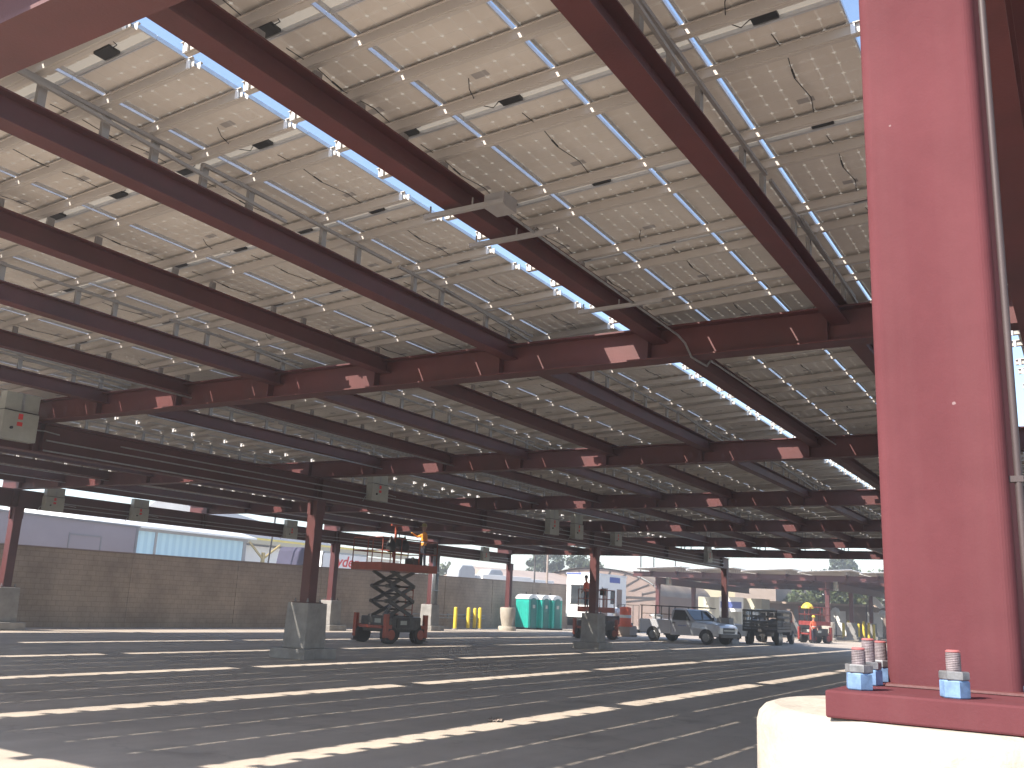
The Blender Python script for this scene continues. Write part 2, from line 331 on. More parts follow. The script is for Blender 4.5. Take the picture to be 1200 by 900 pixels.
# ------------------------------------------------------------------ camera
cam = bpy.data.cameras.new('camera'); co = bpy.data.objects.new('camera', cam); COL.objects.link(co); scene.camera = co
RM = Matrix(((0.5147765, -0.2179346, -0.8291621), (-0.8561280, -0.0795968, -0.5105970), (0.0452781, 0.9727121, -0.2275544)))
co.matrix_world = Matrix.Translation((0, 0, 1.65)) @ RM.to_4x4()
cam.sensor_width = 36; cam.lens = 36*1103.34/1200; cam.clip_end = 3000; cam.clip_start = 0.05
def px(p):
    v = RM.transposed() @ (Vector(p)-Vector((0, 0, 1.65)))
    if v.z > -0.2: return None
    return (600+v.x/-v.z*1103.34, 450-v.y/-v.z*1103.34, -v.z)
def seen(p, m=60):
    q = px(p); return q is not None and -m < q[0] < 1200+m and -m < q[1] < 900+m
def parts_limited(name, items, parent, mats, key=None, limit=98, stuffname=None, after=None):
    """items: (mesh, Matrix). the nearest visible ones become parts, the rest one stuff mesh"""
    vis = []; rest = []
    for it in items:
        c = it[1].translation
        cc = it[1] @ it[2] if len(it) > 2 else c
        (vis if seen(cc) else rest).append((cc, it))
    vis.sort(key=lambda t: px(t[0])[2])
    rest += vis[limit:]; vis = vis[:limit]
    for i, (cc, it) in enumerate(vis):
        o = child(name, it[0], parent, it[1])
        if after: after(o, i)
    if rest:
        bm = bmesh.new()
        for cc, it in rest:
            n0 = len(bm.verts); bm.from_mesh(it[0]); bm.verts.ensure_lookup_table()
            bmesh.ops.transform(bm, matrix=it[1], verts=bm.verts[n0:])
        me = bpy.data.meshes.new(name); bm.to_mesh(me); bm.free()
        for m in mats: me.materials.append(m)
        o = child(stuffname or name, me, parent); o['kind'] = 'stuff'

# ------------------------------------------------------------------ ground
g = MB()
g.add([(-110, -240, 0), (480, -240, 0), (480, 460, 0), (-110, 460, 0)], [(0, 1, 2, 3)])
tag(g.build('ground', M['asphalt']), kind='structure')

# ------------------------------------------------------------------ carport
GX = [11.12, 19.45, 27.9, 36.45, 44.85, 53.2]
TILT = math.atan(0.05)
PW, PL, PP, PQ = 0.984, 1.633, 1.02, 1.637

def panel_mesh(junction=True):
    b = MB(); t = 0.012; d = 0.038
    b.add([(0, 0, d-0.006), (PL, 0, d-0.006), (PL, PW, d-0.006), (0, PW, d-0.006)], [(0, 1, 2, 3)], 0)
    b.box(0, PL, 0, t, 0, d, 1); b.box(0, PL, PW-t, PW, 0, d, 1); b.box(0, t, t, PW-t, 0, d, 1); b.box(PL-t, PL, t, PW-t, 0, d, 1)
    me = b.mesh('solar_panel', [M['panel'], M['alu']], fix=False)
    uv = me.uv_layers.new(name='UVMap')
    for l in me.loops:
        co_ = me.vertices[l.vertex_index].co
        uv.data[l.index].uv = ((co_.y-0.020)/0.158, (co_.x-0.025)/0.1515)
    return me
PMESH = panel_mesh()
jb = MB(); jb.box(PL-0.125, PL-0.02, 0.40, 0.58, 0.004, 0.028); 
jb.tube([(PL-0.09, 0.40, 0.015), (PL-0.10, 0.33, 0.01), (PL-0.16, 0.30, 0.0)], 0.004, 5)
jb.tube([(PL-0.125, 0.5, 0.01), (PL-0.3, 0.5, 0.0), (PL-0.55, 0.46, -0.012), (PL-0.9, 0.50, -0.02), (PL-1.2, 0.47, -0.012), (PL-1.5, 0.50, 0.0)], 0.004, 5)
jb.tube([(PL-0.9, 0.495, -0.02), (PL-1.02, 0.487, -0.018)], 0.008, 6)
JBMESH = jb.mesh('junction_box', [M['black']])
jb2 = MB(); jb2.box(PL-0.125, PL-0.02, 0.40, 0.58, 0.004, 0.028)
jb2.tube([(PL-0.09, 0.58, 0.015), (PL-0.05, 0.66, 0.0), (PL-0.2, 0.72, -0.03), (PL-0.4, 0.66, -0.02), (PL-0.5, 0.6, 0.0)], 0.004, 5)
JBMESH2 = jb2.mesh('junction_box', [M['black']])

def purlin_mesh(width):
    """hat channel running across the array (local y), open side up, rolled ribs on its bottom"""
    b = MB(); h = 0.072
    prof = [(-0.054, -0.005), (-0.052, 0), (-0.033, 0), (-0.029, -h), (-0.018, -h), (-0.015, -h+0.006), (-0.009, -h+0.006), (-0.006, -h), (0.029, -h), (0.033, 0), (0.052, 0), (0.054, -0.005)]
    up = [(x, z+0.0025) for x, z in prof]
    n = len(prof); vs = []
    for y in (0, width):
        vs += [(x, y, z) for x, z in prof] + [(x, y, z) for x, z in up]
    fs = []
    for i in range(n-1):
        fs.append((i, i+1, 2*n+i+1, 2*n+i)); fs.append((n+i, 2*n+n+i, 2*n+n+i+1, n+i+1))
        fs.append((i, n+i, n+i+1, i+1)); fs.append((2*n+i, 2*n+i+1, 2*n+n+i+1, 2*n+n+i))
    fs.append((0, 2*n, 3*n, n)); fs.append((n-1, 2*n-1, 4*n-1, 3*n-1))
    b.add(vs, fs)
    for y in (0.052, width-0.055): b.box(-0.05, -0.036, y-0.015, y+0.015, -0.085, -0.004, 1)
    return b.mesh('purlin', [M['purlin'], M['clamp']])
PUR = purlin_mesh(4.09+0.14)
clip = MB(); clip.box(-0.03, 0.03, -0.02, 0.02, -0.002, 0.05); clip.box(-0.02, 0.02, -0.03, 0.03, 0.045, 0.052)

def post_mesh(h):
    b = MB(); b.box(-0.035, 0.035, -0.022, -0.017, 0, h); b.box(-0.035, -0.030, -0.017, 0.02, 0, h); b.box(0.030, 0.035, -0.017, 0.02, 0, h)
    b.box(-0.05, 0.05, -0.03, 0.06, 0, 0.006)
    return b.mesh('support_post', [M['galv_dull']])
POST = {}

def carport(root, gx, x0, nrow, yh_list, zoff, detail=True):
    """everything that makes one carport, in the coordinates of its root"""
    x1 = x0 + nrow*PQ
    ylo, yhi = min(yh_list), max(yh_list)+4.09
    # girders across
    for gxx in gx:
        b = MB(); b.ibeam(ylo-1.4, yhi+0.55, gxx, 4.82+zoff, 5.25+zoff, 0.29, 0.022, 0.016, 'y')
        for k in range(-1, 16):
            yb = 2.31+2.28*k
            if ylo-1 < yb < yhi: b.box(gxx-0.13, gxx+0.13, yb+0.13, yb+0.142, 4.845+zoff, 5.225+zoff)
        b.build('girder', M['steel'], root)
    # secondary beams along
    ks = [k for k in range(-4, 16) if ylo < 2.31+2.28*k < yhi-0.2 and k != 7]
    for k in ks:
        yb = 2.31+2.28*k
        b = MB(); b.ibeam(x0+0.15, x1-0.1, yb, 5.05+zoff, 5.292+zoff, 0.20, 0.014, 0.010, 'x'); b.build('beam', M['steel'], root)
    panels = []; purl = []; posts = []
    for ia, yh in enumerate(yh_list):
        A = Matrix.Translation((0, yh, 5.67+zoff)) @ Matrix.Rotation(-TILT, 4, 'X')
        dx = {0: 0.0}.get(ia, 0) + (-0.2 if ia % 2 else 0.0)
        for r in range(nrow):
            bx = x0+dx+r*PQ
            for c in range(4):
                jig = Matrix.Rotation(R(random.uniform(-0.12, 0.12)), 4, 'X')
                panels.append((PMESH, A @ Matrix.Translation((bx+0.003, c*PP, random.uniform(0, 0.003))) @ jig, Vector((0.8, 0.5, 0))))
            xs = [bx+0.33, bx+PQ-0.25] + ([bx+0.83] if r < 3 else [])
            for xx in xs:
                purl.append((PUR, A @ Matrix.Translation((xx, -0.07, -0.004)), Vector((0, 2, 0))))
                for k in ks:
                    yb = 2.31+2.28*k
                    if yh < yb < yh+4.09:
                        zt = 5.67+zoff-0.05*(yb-yh)-0.074
                        h = round(zt-5.293-zoff, 3)
                        if h not in POST: POST[h] = post_mesh(h)
                        posts.append((POST[h], Matrix.Translation((xx+0.07, yb-(0.05 if k % 2 == 0 else -0.03), 5.293+zoff)), Vector((0, 0, 0.1))))
    def jbox(o, i):
        child('junction_box', JBMESH if i % 5 else JBMESH2, o)
    if detail:
        parts_limited('solar_panel', panels, root, [M['panel'], M['alu']], after=jbox)
        parts_limited('purlin', purl, root, [M['purlin'], M['clamp']])
        parts_limited('support_post', posts, root, [M['galv_dull']])
        b = MB()
        jl = []
        for me, mw, c in panels:
            q = px(mw @ c)
            if q and q[2] < 26 and q[2] > 9: jl.append(mw)
        return x1
    else:
        parts_limited('solar_panel', panels, root, [M['panel'], M['alu']], limit=60)
        parts_limited('purlin', purl, root, [M['purlin'], M['clamp']], limit=40)
        parts_limited('support_post', posts, root, [M['galv_dull']], limit=20)
    return x1

cp = empty('solar_carport', (0, 0, 0))
tag(cp, 'huge red steel solar carport overhead, seen from underneath with rows of panels', 'solar carport')
YH = [1.13+4.585*k for k in range(-2, 7)]
X1 = carport(cp, GX, 0.87, 33, YH, 0.0)
# front edge girder hung lower, at header level, with stub posts up to the beams
b = MB(); b.ibeam(-9.2, 33.1, 2.21, 4.20, 4.68, 0.29, 0.022, 0.016, 'y'); b.build('girder', M['steel'], cp)
for k in range(-4, 14):
    if k == 7: continue
    yb = 2.31+2.28*k; b = MB(); b.box(2.13, 2.29, yb-0.06, yb+0.06, 4.682, 5.048); b.build('stub_post', M['steel'], cp)
for yy in (0.245, 18.15, 32.4):
    b = MB(); b.ibeam(2.37, 54.6 if yy == 18.15 else 53.5, yy, 4.20, 4.818, 0.30 if yy > 1 else 0.25, 0.025, 0.016, 'x')
    for gxx in GX:
        for off in (-0.1, 0.1): b.box(gxx+off-0.006, gxx+off+0.006, yy-0.12, yy+0.12, 4.227, 4.79)
    b.build('header_beam', M['steel'], cp)

def column(parent, x, y, zb, zt, w=0.30, near=False):
    m = M['steel_near'] if near else M['steel']
    b = MB(); h = w/2; r = 0.024; n = 7; poly = []
    for cx, cy, a0 in ((h-r, h-r, 0), (-h+r, h-r, 90), (-h+r, -h+r, 180), (h-r, -h+r, 270)):
        for k in range(n+1):
            a = R(a0+90*k/n); poly.append((cx+r*math.cos(a), cy+r*math.sin(a)))
    o_ = len(b.v); N_ = len(poly)
    b.v += [Vector((x+p, y+q, z)) for z in (zb, zt-0.012) for p, q in poly]
    for i in range(N_):
        b.f.append((o_+i, o_+(i+1) % N_, o_+N_+(i+1) % N_, o_+N_+i)); b.mi.append(0); b.sm.append(False)
    b.f.append(tuple(range(N_))); b.mi.append(0); b.sm.append(False)
    b.f.append(tuple(range(N_, 2*N_))); b.mi.append(0); b.sm.append(False)
    c = b.build('column', m, parent)
    c['label'] = 'red square steel column'
    b = MB(); b.box(x-0.24, x+0.24, y-0.2, y+0.2, zt-0.012, zt-0.001)
    b.box(x-h-0.075, x-h-0.0, y-0.008, y+0.008, zt-0.42, zt-0.012); b.box(x+h, x+h+0.075, y-0.008, y+0.008, zt-0.42, zt-0.012)
    b.box(x-0.17, x+0.17, y-0.17, y+0.17, zt-0.40, zt-0.016)
    b.build('column_cap', m, c)
    return c
def bolt(parent, x, y, z, blue=True, ang=0.0, hrod=0.082, q=1.0):
    b = MB()
    def hexa(z0, z1, rr, mi, a0):
        prof = [(rr*0.93, z0), (rr, z0+0.002), (rr, z1-0.002), (rr*0.93, z1)]
        o = len(b.v)
        for r_, zz in prof: b.v += [Vector((x+r_*math.cos(a0+PI/3*k), y+r_*math.sin(a0+PI/3*k), zz)) for k in range(6)]
        for i in range(3):
            for k in range(6):
                b.f.append((o+i*6+k, o+i*6+(k+1) % 6, o+(i+1)*6+(k+1) % 6, o+(i+1)*6+k)); b.mi.append(mi); b.sm.append(False)
        b.f.append(tuple(o+k for k in reversed(range(6)))); b.mi.append(mi); b.sm.append(False)
        b.f.append(tuple(o+18+k for k in range(6))); b.mi.append(mi); b.sm.append(False)
    hexa(z, z+0.037*q, 0.031*q, 0, ang); hexa(z+0.0375*q, z+0.056*q, 0.031*q, 1, ang+0.25)
    prof = []
    zz = z+0.05*q
    while zz < z+hrod: prof += [(0.0148*q, zz), (0.0160*q, zz+0.0015)]; zz += 0.003
    prof += [(0.0140*q, zz), (0.012*q, zz+0.001)]
    b.lathe(prof, 20, 2, (x, y, 0), smooth=False); b.lathe([(0.0155*q, zz+0.0012), (0.0155*q, zz+0.003), (0.012*q, zz+0.005)], 16, 3, (x, y, 0))
    return b.build('anchor_bolt', [M['bluepaint'], M['nutgrey'], M['rodtip'], M['pink']], parent)

NX, NY, NZ = 2.19, 0.2455, 1.525
nc = column(cp, NX, NY, NZ, 4.199, 0.242, near=True)
b = MB(); b.box(NX-0.127, NX+0.127, NY-0.127, NY+0.127, NZ+0.0005, NZ+0.008, taper=0.955); bevel(b.build('weld_bead', M['steel'], nc), 0.003)
nc['label'] = 'nearest red steel column filling the right edge of the view'
b = MB(); b.box(1.831, 2.544, 0.052, 0.431, NZ-0.048, NZ); bp = bevel(b.build('base_plate', M['steel_near'], nc), 0.004)
for i, (bx_, by_) in enumerate([(1.90, 0.384), (2.06, 0.397), (2.19, 0.397), (1.888, 0.221), (1.90, 0.09), (2.37, 0.385), (2.48, 0.24), (2.37, 0.105)]):
    bolt(nc, bx_, by_, NZ+0.0005, ang=0.3+0.4*i, hrod=0.069+0.005*((i*3) % 4), q=0.805)
b = MB(); b.tube([(2.10, 0.108, NZ+0.002), (2.10, 0.108, 4.1)], 0.0075, 10)
for z_ in (1.93, 3.6): b.box(2.092, 2.108, 0.099, 0.124, z_, z_+0.012)
b.build('conduit', M['conduit_dull'], nc)

def plinth_rect(x, y, label):
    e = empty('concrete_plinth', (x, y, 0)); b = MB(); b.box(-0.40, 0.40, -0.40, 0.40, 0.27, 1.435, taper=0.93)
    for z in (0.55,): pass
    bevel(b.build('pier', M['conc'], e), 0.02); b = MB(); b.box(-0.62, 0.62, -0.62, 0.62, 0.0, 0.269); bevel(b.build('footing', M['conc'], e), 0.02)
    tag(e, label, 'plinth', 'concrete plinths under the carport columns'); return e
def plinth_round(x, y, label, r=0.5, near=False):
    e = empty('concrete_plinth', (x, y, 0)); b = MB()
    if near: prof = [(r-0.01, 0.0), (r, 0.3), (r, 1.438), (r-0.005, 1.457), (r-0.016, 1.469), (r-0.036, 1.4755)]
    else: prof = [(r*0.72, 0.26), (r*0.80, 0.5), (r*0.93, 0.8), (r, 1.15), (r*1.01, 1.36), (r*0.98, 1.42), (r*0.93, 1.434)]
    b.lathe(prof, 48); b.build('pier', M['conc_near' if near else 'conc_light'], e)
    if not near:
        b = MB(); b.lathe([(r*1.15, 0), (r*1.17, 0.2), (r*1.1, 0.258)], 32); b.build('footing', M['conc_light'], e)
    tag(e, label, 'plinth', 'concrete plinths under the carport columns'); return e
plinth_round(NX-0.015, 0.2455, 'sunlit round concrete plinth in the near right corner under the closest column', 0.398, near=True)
def far_column(x, y, rnd, label, plate=True):
    c = column(cp, x, y, 1.46, 4.20, 0.32)
    b = MB(); b.box(x-0.3, x+0.3, y-0.28, y+0.28, 1.4355, 1.459); b.build('base_plate', M['steel'], c)
    for sx in (-1, 1):
        for sy in (-1, 1): 
            b = MB(); b.lathe([(0.03, 1.46), (0.03, 1.51), (0.018, 1.512), (0.018, 1.56)], 8, 0, (x+sx*0.24, y+sy*0.22, 0)); b.build('anchor_bolt', M['nutgrey'], c)
    (plinth_round if rnd else plinth_rect)(x, y, label)
    return c
far_column(19.5, 18.15, False, 'grey tapered concrete plinth with square footing, left of the orange scissor lift')
far_column(36.9, 18.15, False, 'grey concrete plinth in front of the white office trailer and second lift')
far_column(53.9, 18.15, False, 'concrete plinth right beside the front bumper of the silver pickup')
far_column(19.6, 32.4, False, 'concrete plinth at the left edge of the view against the block wall')
far_column(36.45, 32.4, False, 'pale concrete plinth mostly hidden behind the column left of the scissor lift')
c45 = far_column(44.85, 32.4, False, 'concrete plinth of the column carrying conduits, beside the yellow bollards')
far_column(53.4, 32.4, True, 'pot shaped pale round concrete plinth left of the teal portable toilets')
far_column(19.5, 0.31, True, 'round concrete plinth farther along the right hand column row')
far_column(36.45, 0.31, True, 'round concrete plinth far down the right hand column row')
# conduit bank on the column at 44.85
b = MB()
for k in range(5): b.tube([(44.6+0.13*k, 32.16, 0.3), (44.6+0.13*k, 32.16, 4.6)], 0.04, 8)
for z_ in (1.2, 2.2, 3.2): b.box(44.5, 45.25, 32.10, 32.13, z_, z_+0.05)
b.build('conduit', M['galv'], c45)
# bracing rails and conduits of the canopy
for k in (0, 2, 4, 6, 8, 10, 12):
    yb = 2.31+2.28*k; b = MB()
    x = 1.6; i = 0
    while x < 50:
        L_ = 2.8+0.8*((i*7+k) % 3)/2
        b.bar((x, yb-0.10, 5.50), (x+L_, yb-0.10, 5.50), 0.03, 0.035)
        if i % 2 == 0: b.bar((x+0.9, yb-0.14, 5.50), (x+L_+1.2, yb-0.14, 5.33), 0.028, 0.03)
        x += L_+(1.1 if i % 3 == 2 else 0.15); i += 1
    b.build('brace_rail', M['galv_dull'], cp)
for (xa, xb, ya, yb2) in ((6.27, 6.27, 4.86, 4.02), (7.02, 7.02, 4.87, 3.9), (9.3, 9.25, 4.86, 3.8)):
    b = MB(); b.bar((xa, ya, 4.985), (xb, yb2, 4.985), 0.042, 0.042)
    b.tube([(xa, 4.8, 5.0), (xa, 4.8, 5.08)], 0.008, 6); b.tube([(xa, 4.35, 5.0), (xa, 4.35, 5.08)], 0.008, 6)
    b.build('strut_channel', M['galv_dull'], cp)
b = MB(); b.box(6.30, 6.52, 4.05, 4.25, 4.975, 5.10); b.build('wiring_box', M['galv_dull'], cp)
b = MB(); b.tube([(6.5, 4.15, 5.0), (7.5, 4.15, 4.99), (10.6, 4.15, 4.99), (10.85, 4.15, 4.95), (11.0, 4.12, 4.80), (11.12, 4.1, 4.79), (11.45, 4.08, 4.79), (11.6, 4.08, 4.9), (18.8, 4.08, 4.98)], 0.014, 6)
b.build('conduit', M['galv'], cp)
for yy, zz, xs, xe in ((13.58, 5.0, 1.5, 52), (17.95, 4.25, 11.2, 53), (17.9, 4.45, 11.2, 53), (18.0, 4.62, 13, 53), (22.6, 5.0, 2, 53), (15.9, 5.0, 12, 53), (27.3, 5.0, 3, 53), (29.6, 5.0, 6, 53), (32.2, 4.5, 21, 53), (32.2, 4.35, 21, 53)):
    b = MB(); b.tube([(xs, yy, zz), (xs+(xe-xs)*0.3, yy, zz-0.015), (xs+(xe-xs)*0.6, yy, zz+0.01), (xe, yy, zz)], 0.017, 6)
    b.build('conduit', M['galv'], cp)

# electrical disconnect boxes on the header beams
def ebox(x, y, z, w, h, label, group='electrical boxes hung on the header beams'):
    e = empty('electrical_box', (x, y, z))
    b = MB(); b.box(-w/2, w/2, -0.24, 0, 0, h*0.60); bevel(b.build('enclosure', M['box'], e), 0.012)
    b = MB(); b.box(-w/2+0.03, w/2-0.01, -0.20, 0, h*0.615, h); b.box(-w*0.02, w*0.06, -0.207, -0.2, h*0.63, h*0.99, 1); bevel(b.build('wiring_gutter', [M['box'], M['galv']], e), 0.01)
    b = MB(); b.box(-w/2+0.01, w/2-0.02, -0.255, -0.02, h*0.60, h*0.614); b.build('lid_edge', M['black'], e)
    b = MB(); b.box(-0.06, 0.03, -0.2445, -0.2402, h*0.44, h*0.56); b.box(-0.07, 0.04, -0.2445, -0.2402, h*0.30, h*0.385); b.build('warning_sticker', M['redtext'], e)
    b = MB(); b.tube([(-w*0.24, -0.24, h*0.24), (-w*0.24, -0.275, h*0.24)], 0.028, 10); b.build('knob', M['black'], e)
    b = MB(); b.tube([(w/2, -0.1, h*0.3), (w/2+0.25, -0.1, h*0.32), (w/2+0.6, -0.06, h*0.3)], 0.014, 6); b.tube([(-w/2, -0.1, h*0.25), (-w/2-0.12, -0.08, h*0.1), (-w/2-0.15, -0.03, -0.05)], 0.014, 6); b.build('conduit', M['galv'], e)
    tag(e, label, 'electrical box', group)
ebox(10.52, 17.99, 4.33, 0.74, 0.93, 'largest grey electrical box with red stickers at the left end of the first cross girder')
ebox(21.72, 17.99, 4.42, 0.74, 0.82, 'grey electrical box hanging just above the orange scissor lift')
ebox(32.5, 17.99, 4.36, 0.74, 0.98, 'left of the two neighbouring grey electrical boxes near the middle column')
ebox(34.6, 17.99, 4.36, 0.74, 0.98, 'right of the two neighbouring grey electrical boxes near the middle column')
ebox(38.4, 17.99, 4.36, 0.74, 0.9, 'small grey electrical box just right of the middle column top')
ebox(50.3, 17.99, 4.36, 0.74, 0.9, 'grey electrical box above the silver pickup at the end of the header beam')
ebox(20.75, 32.24, 4.17, 0.74, 0.86, 'leftmost grey electrical box against the bright sky above the lilac building')
ebox(24.45, 32.24, 4.17, 0.74, 0.86, 'grey electrical box against the sky at the right end of the lilac building')
ebox(32.9, 32.24, 4.17, 0.74, 0.86, 'grey electrical box over the yellow edged roof, left of the first plinth column')
ebox(49.9, 32.24, 4.17, 0.74, 0.86, 'grey electrical box against the sky left of the pot shaped plinth column')

# ------------------------------------------------------------------ second carport
cp2 = empty('solar_carport', (76.2, 0, 0))
tag(cp2, 'smaller solar carport in the distance with red fascia and saw-tooth panels', 'solar carport')
YH2 = [1.7+4.57*k for k in range(0, 7)]
carport(cp2, [0.0, 8.4, 16.8, 25.2], -0.9, 17, YH2, -0.35, detail=False)
for yy in (17.6, 31.6):
    b = MB(); b.ibeam(-0.3, 25.6, yy, 3.9, 4.46, 0.3, 0.025, 0.016, 'x'); b.build('header_beam', M['steel'], cp2)
    for k, xx in enumerate((0.3, 8.8, 17.2)):
        column(cp2, xx, yy, 1.44, 3.9, 0.32)
for (xx, yy, rnd, lab) in ((76.5, 31.6, False, 'plinth of the distant carport directly behind the silver pickup bed'),
                      (85.0, 31.6, False, 'plinth of the distant carport behind the silver pickup cab'),
                      (93.4, 31.6, False, 'plinth of the distant carport hidden behind the parked trucks'),
                      (76.5, 17.6, True, 'sunlit round plinth of the distant carport right of the red lift'),
                      (85.0, 17.6, False, 'tapered plinth of the distant carport left of the yellow posts'),
                      (93.4, 17.6, False, 'tapered plinth of the distant carport right of the yellow posts')):
    (plinth_round if rnd else plinth_rect)(xx, yy, lab)
for i, yy in enumerate((17.44, 31.44)):
    ebox(78.2, yy+0.0, 3.85, 0.7, 0.8, ['grey electrical box on the distant carport above the red lift', 'grey electrical box at the left end of the distant carport'][i])

# ------------------------------------------------------------------ block wall
w = empty('block_wall', (8, 33.45, 0), math.atan2(2.9, 64))
tag(w, 'long brown concrete block wall along the back of the lot', 'wall')
b = MB(); b.add([(0, 0, 0), (64, 0, 0), (64, 0.2, 0), (0, 0.2, 0), (0, 0, 2.82), (64, 0, 3.34), (64, 0.2, 3.34), (0, 0.2, 2.82)], [(0, 1, 5, 4), (1, 2, 6, 5), (2, 3, 7, 6), (3, 0, 4, 7), (4, 5, 6, 7), (0, 3, 2, 1)])
b.build('masonry', M['wall'], w)
b = MB(); b.add([(0, -0.02, 2.822), (64, -0.02, 3.342), (64, 0.22, 3.342), (0, 0.22, 2.822), (0, -0.02, 2.88), (64, -0.02, 3.40), (64, 0.22, 3.40), (0, 0.22, 2.88)], [(0, 1, 5, 4), (1, 2, 6, 5), (2, 3, 7, 6), (3, 0, 4, 7), (4, 5, 6, 7), (0, 3, 2, 1)])
b.build('coping', M['brownwall'], w)
for k in range(1, 11):
    b = MB(); z = 2.82+0.52*(k*6.1)/64; b.box(k*6.1-0.2, k*6.1+0.2, -0.03, -0.001, 0, z-0.01); b.build('pilaster', M['wall'], w)
b = MB()
for z_ in (0.62, 0.82): b.tube([(38.5, -0.12, z_), (47.5, -0.12, z_)], 0.03, 8)
for k in range(5): b.box(38.7+2.1*k, 38.75+2.1*k, -0.1, -0.001, 0.55, 0.9)
b.build('pipe_run', M['galv'], w)

# ------------------------------------------------------------------ bollards
def bollard(x, y, h, label, grp):
    e = empty('bollard', (x, y, 0)); b = MB(); b.lathe([(0.115, 0), (0.115, h-0.06), (0.1, h-0.02), (0.05, h+0.01), (0.01, h+0.015)], 20)
    b.build('post', M['yellow'], e); b = MB(); b.lathe([(0.17, 0.004), (0.17, 0.05), (0.12, 0.06)], 20); b.build('collar', M['conc'], e)
    tag(e, label, 'bollard', grp)
g1 = 'yellow bollards by the block wall'
bollard(49.0, 33.45, 1.32, 'yellow bollard partly behind the lift, nearest the conduit column', g1)
bollard(51.1, 33.9, 1.32, 'middle yellow bollard standing alone by the block wall', g1)
bollard(52.3, 34.2, 1.30, 'shaded yellow bollard behind the rightmost one by the wall', g1)
bollard(51.8, 33.5, 1.34, 'rightmost bright yellow bollard by the block wall', g1)
for k in range(7):
    lab = ['first', 'second', 'third', 'fourth', 'fifth', 'sixth', 'seventh'][k]+' from left of the distant yellow posts under the far carport'
    bollard(88.2+0.28*k, 19.0-0.37*k, 1.35+0.12*((k*5) % 3), lab, 'yellow posts under the far carport')

# ------------------------------------------------------------------ portable toilets
def toilet():
    e = empty('portable_toilet')
    b = MB(); b.box(-0.55, 0.55, -0.58, 0.58, 0.12, 2.05)
    for k in range(6): b.box(-0.565, -0.551, -0.5+0.18*k, -0.44+0.18*k, 0.25, 1.9); b.box(-0.5+0.18*k, -0.44+0.18*k, 0.581, 0.595, 0.25, 1.9)
    bevel(b.build('cabin', M['teal'], e), 0.04)
    b = MB(); b.prism([(-0.33, 0.14), (0.33, 0.14), (0.33, 1.85), (0.26, 2.05), (0.14, 2.14), (-0.14, 2.14), (-0.26, 2.05), (-0.33, 1.85)], -0.615, -0.582, 'y'); d = bevel(b.build('door', M['teal_shade'], e), 0.01)
    b = MB(); b.box(-0.14, 0.14, -0.622, -0.6155, 1.45, 1.68); b.build('notice', M['box'], d)
    b = MB(); b.tube([(0.26, -0.616, 1.05), (0.26, -0.66, 1.05), (0.2, -0.66, 1.05)], 0.015, 6); b.build('handle', M['galv'], d)
    b = MB(); b.prism([(-0.6, 2.052), (0.6, 2.052), (0.55, 2.2), (0.38, 2.33), (0.12, 2.39), (-0.12, 2.39), (-0.38, 2.33), (-0.55, 2.2)], -0.58, 0.62, 'y'); bevel(b.build('roof', M['roofwhite'], e), 0.03)
    b = MB(); b.tube([(0.42, 0.45, 2.1), (0.42, 0.45, 2.55)], 0.05, 10); b.build('vent_pipe', M['black'], e)
    b = MB(); b.box(-0.6, 0.6, -0.63, 0.6, 0.0, 0.118); b.build('skid', M['black'], e)
    return e
t0 = toilet()
tl = ['leftmost teal portable toilet with white roof by the block wall', 'middle one of the three teal portable toilets',
      'rightmost teal portable toilet, next to the white office trailer']
for i, (x, y, a) in enumerate([(58.95, 34.2, -8), (60.0, 33.8, -4), (61.1, 33.45, -9)]):
    t = t0 if i == 0 else copy_tree(t0)
    t.location = (x, y, 0); t.rotation_euler.z = R(a); tag(t, tl[i], 'portable toilet', 'teal portable toilets')

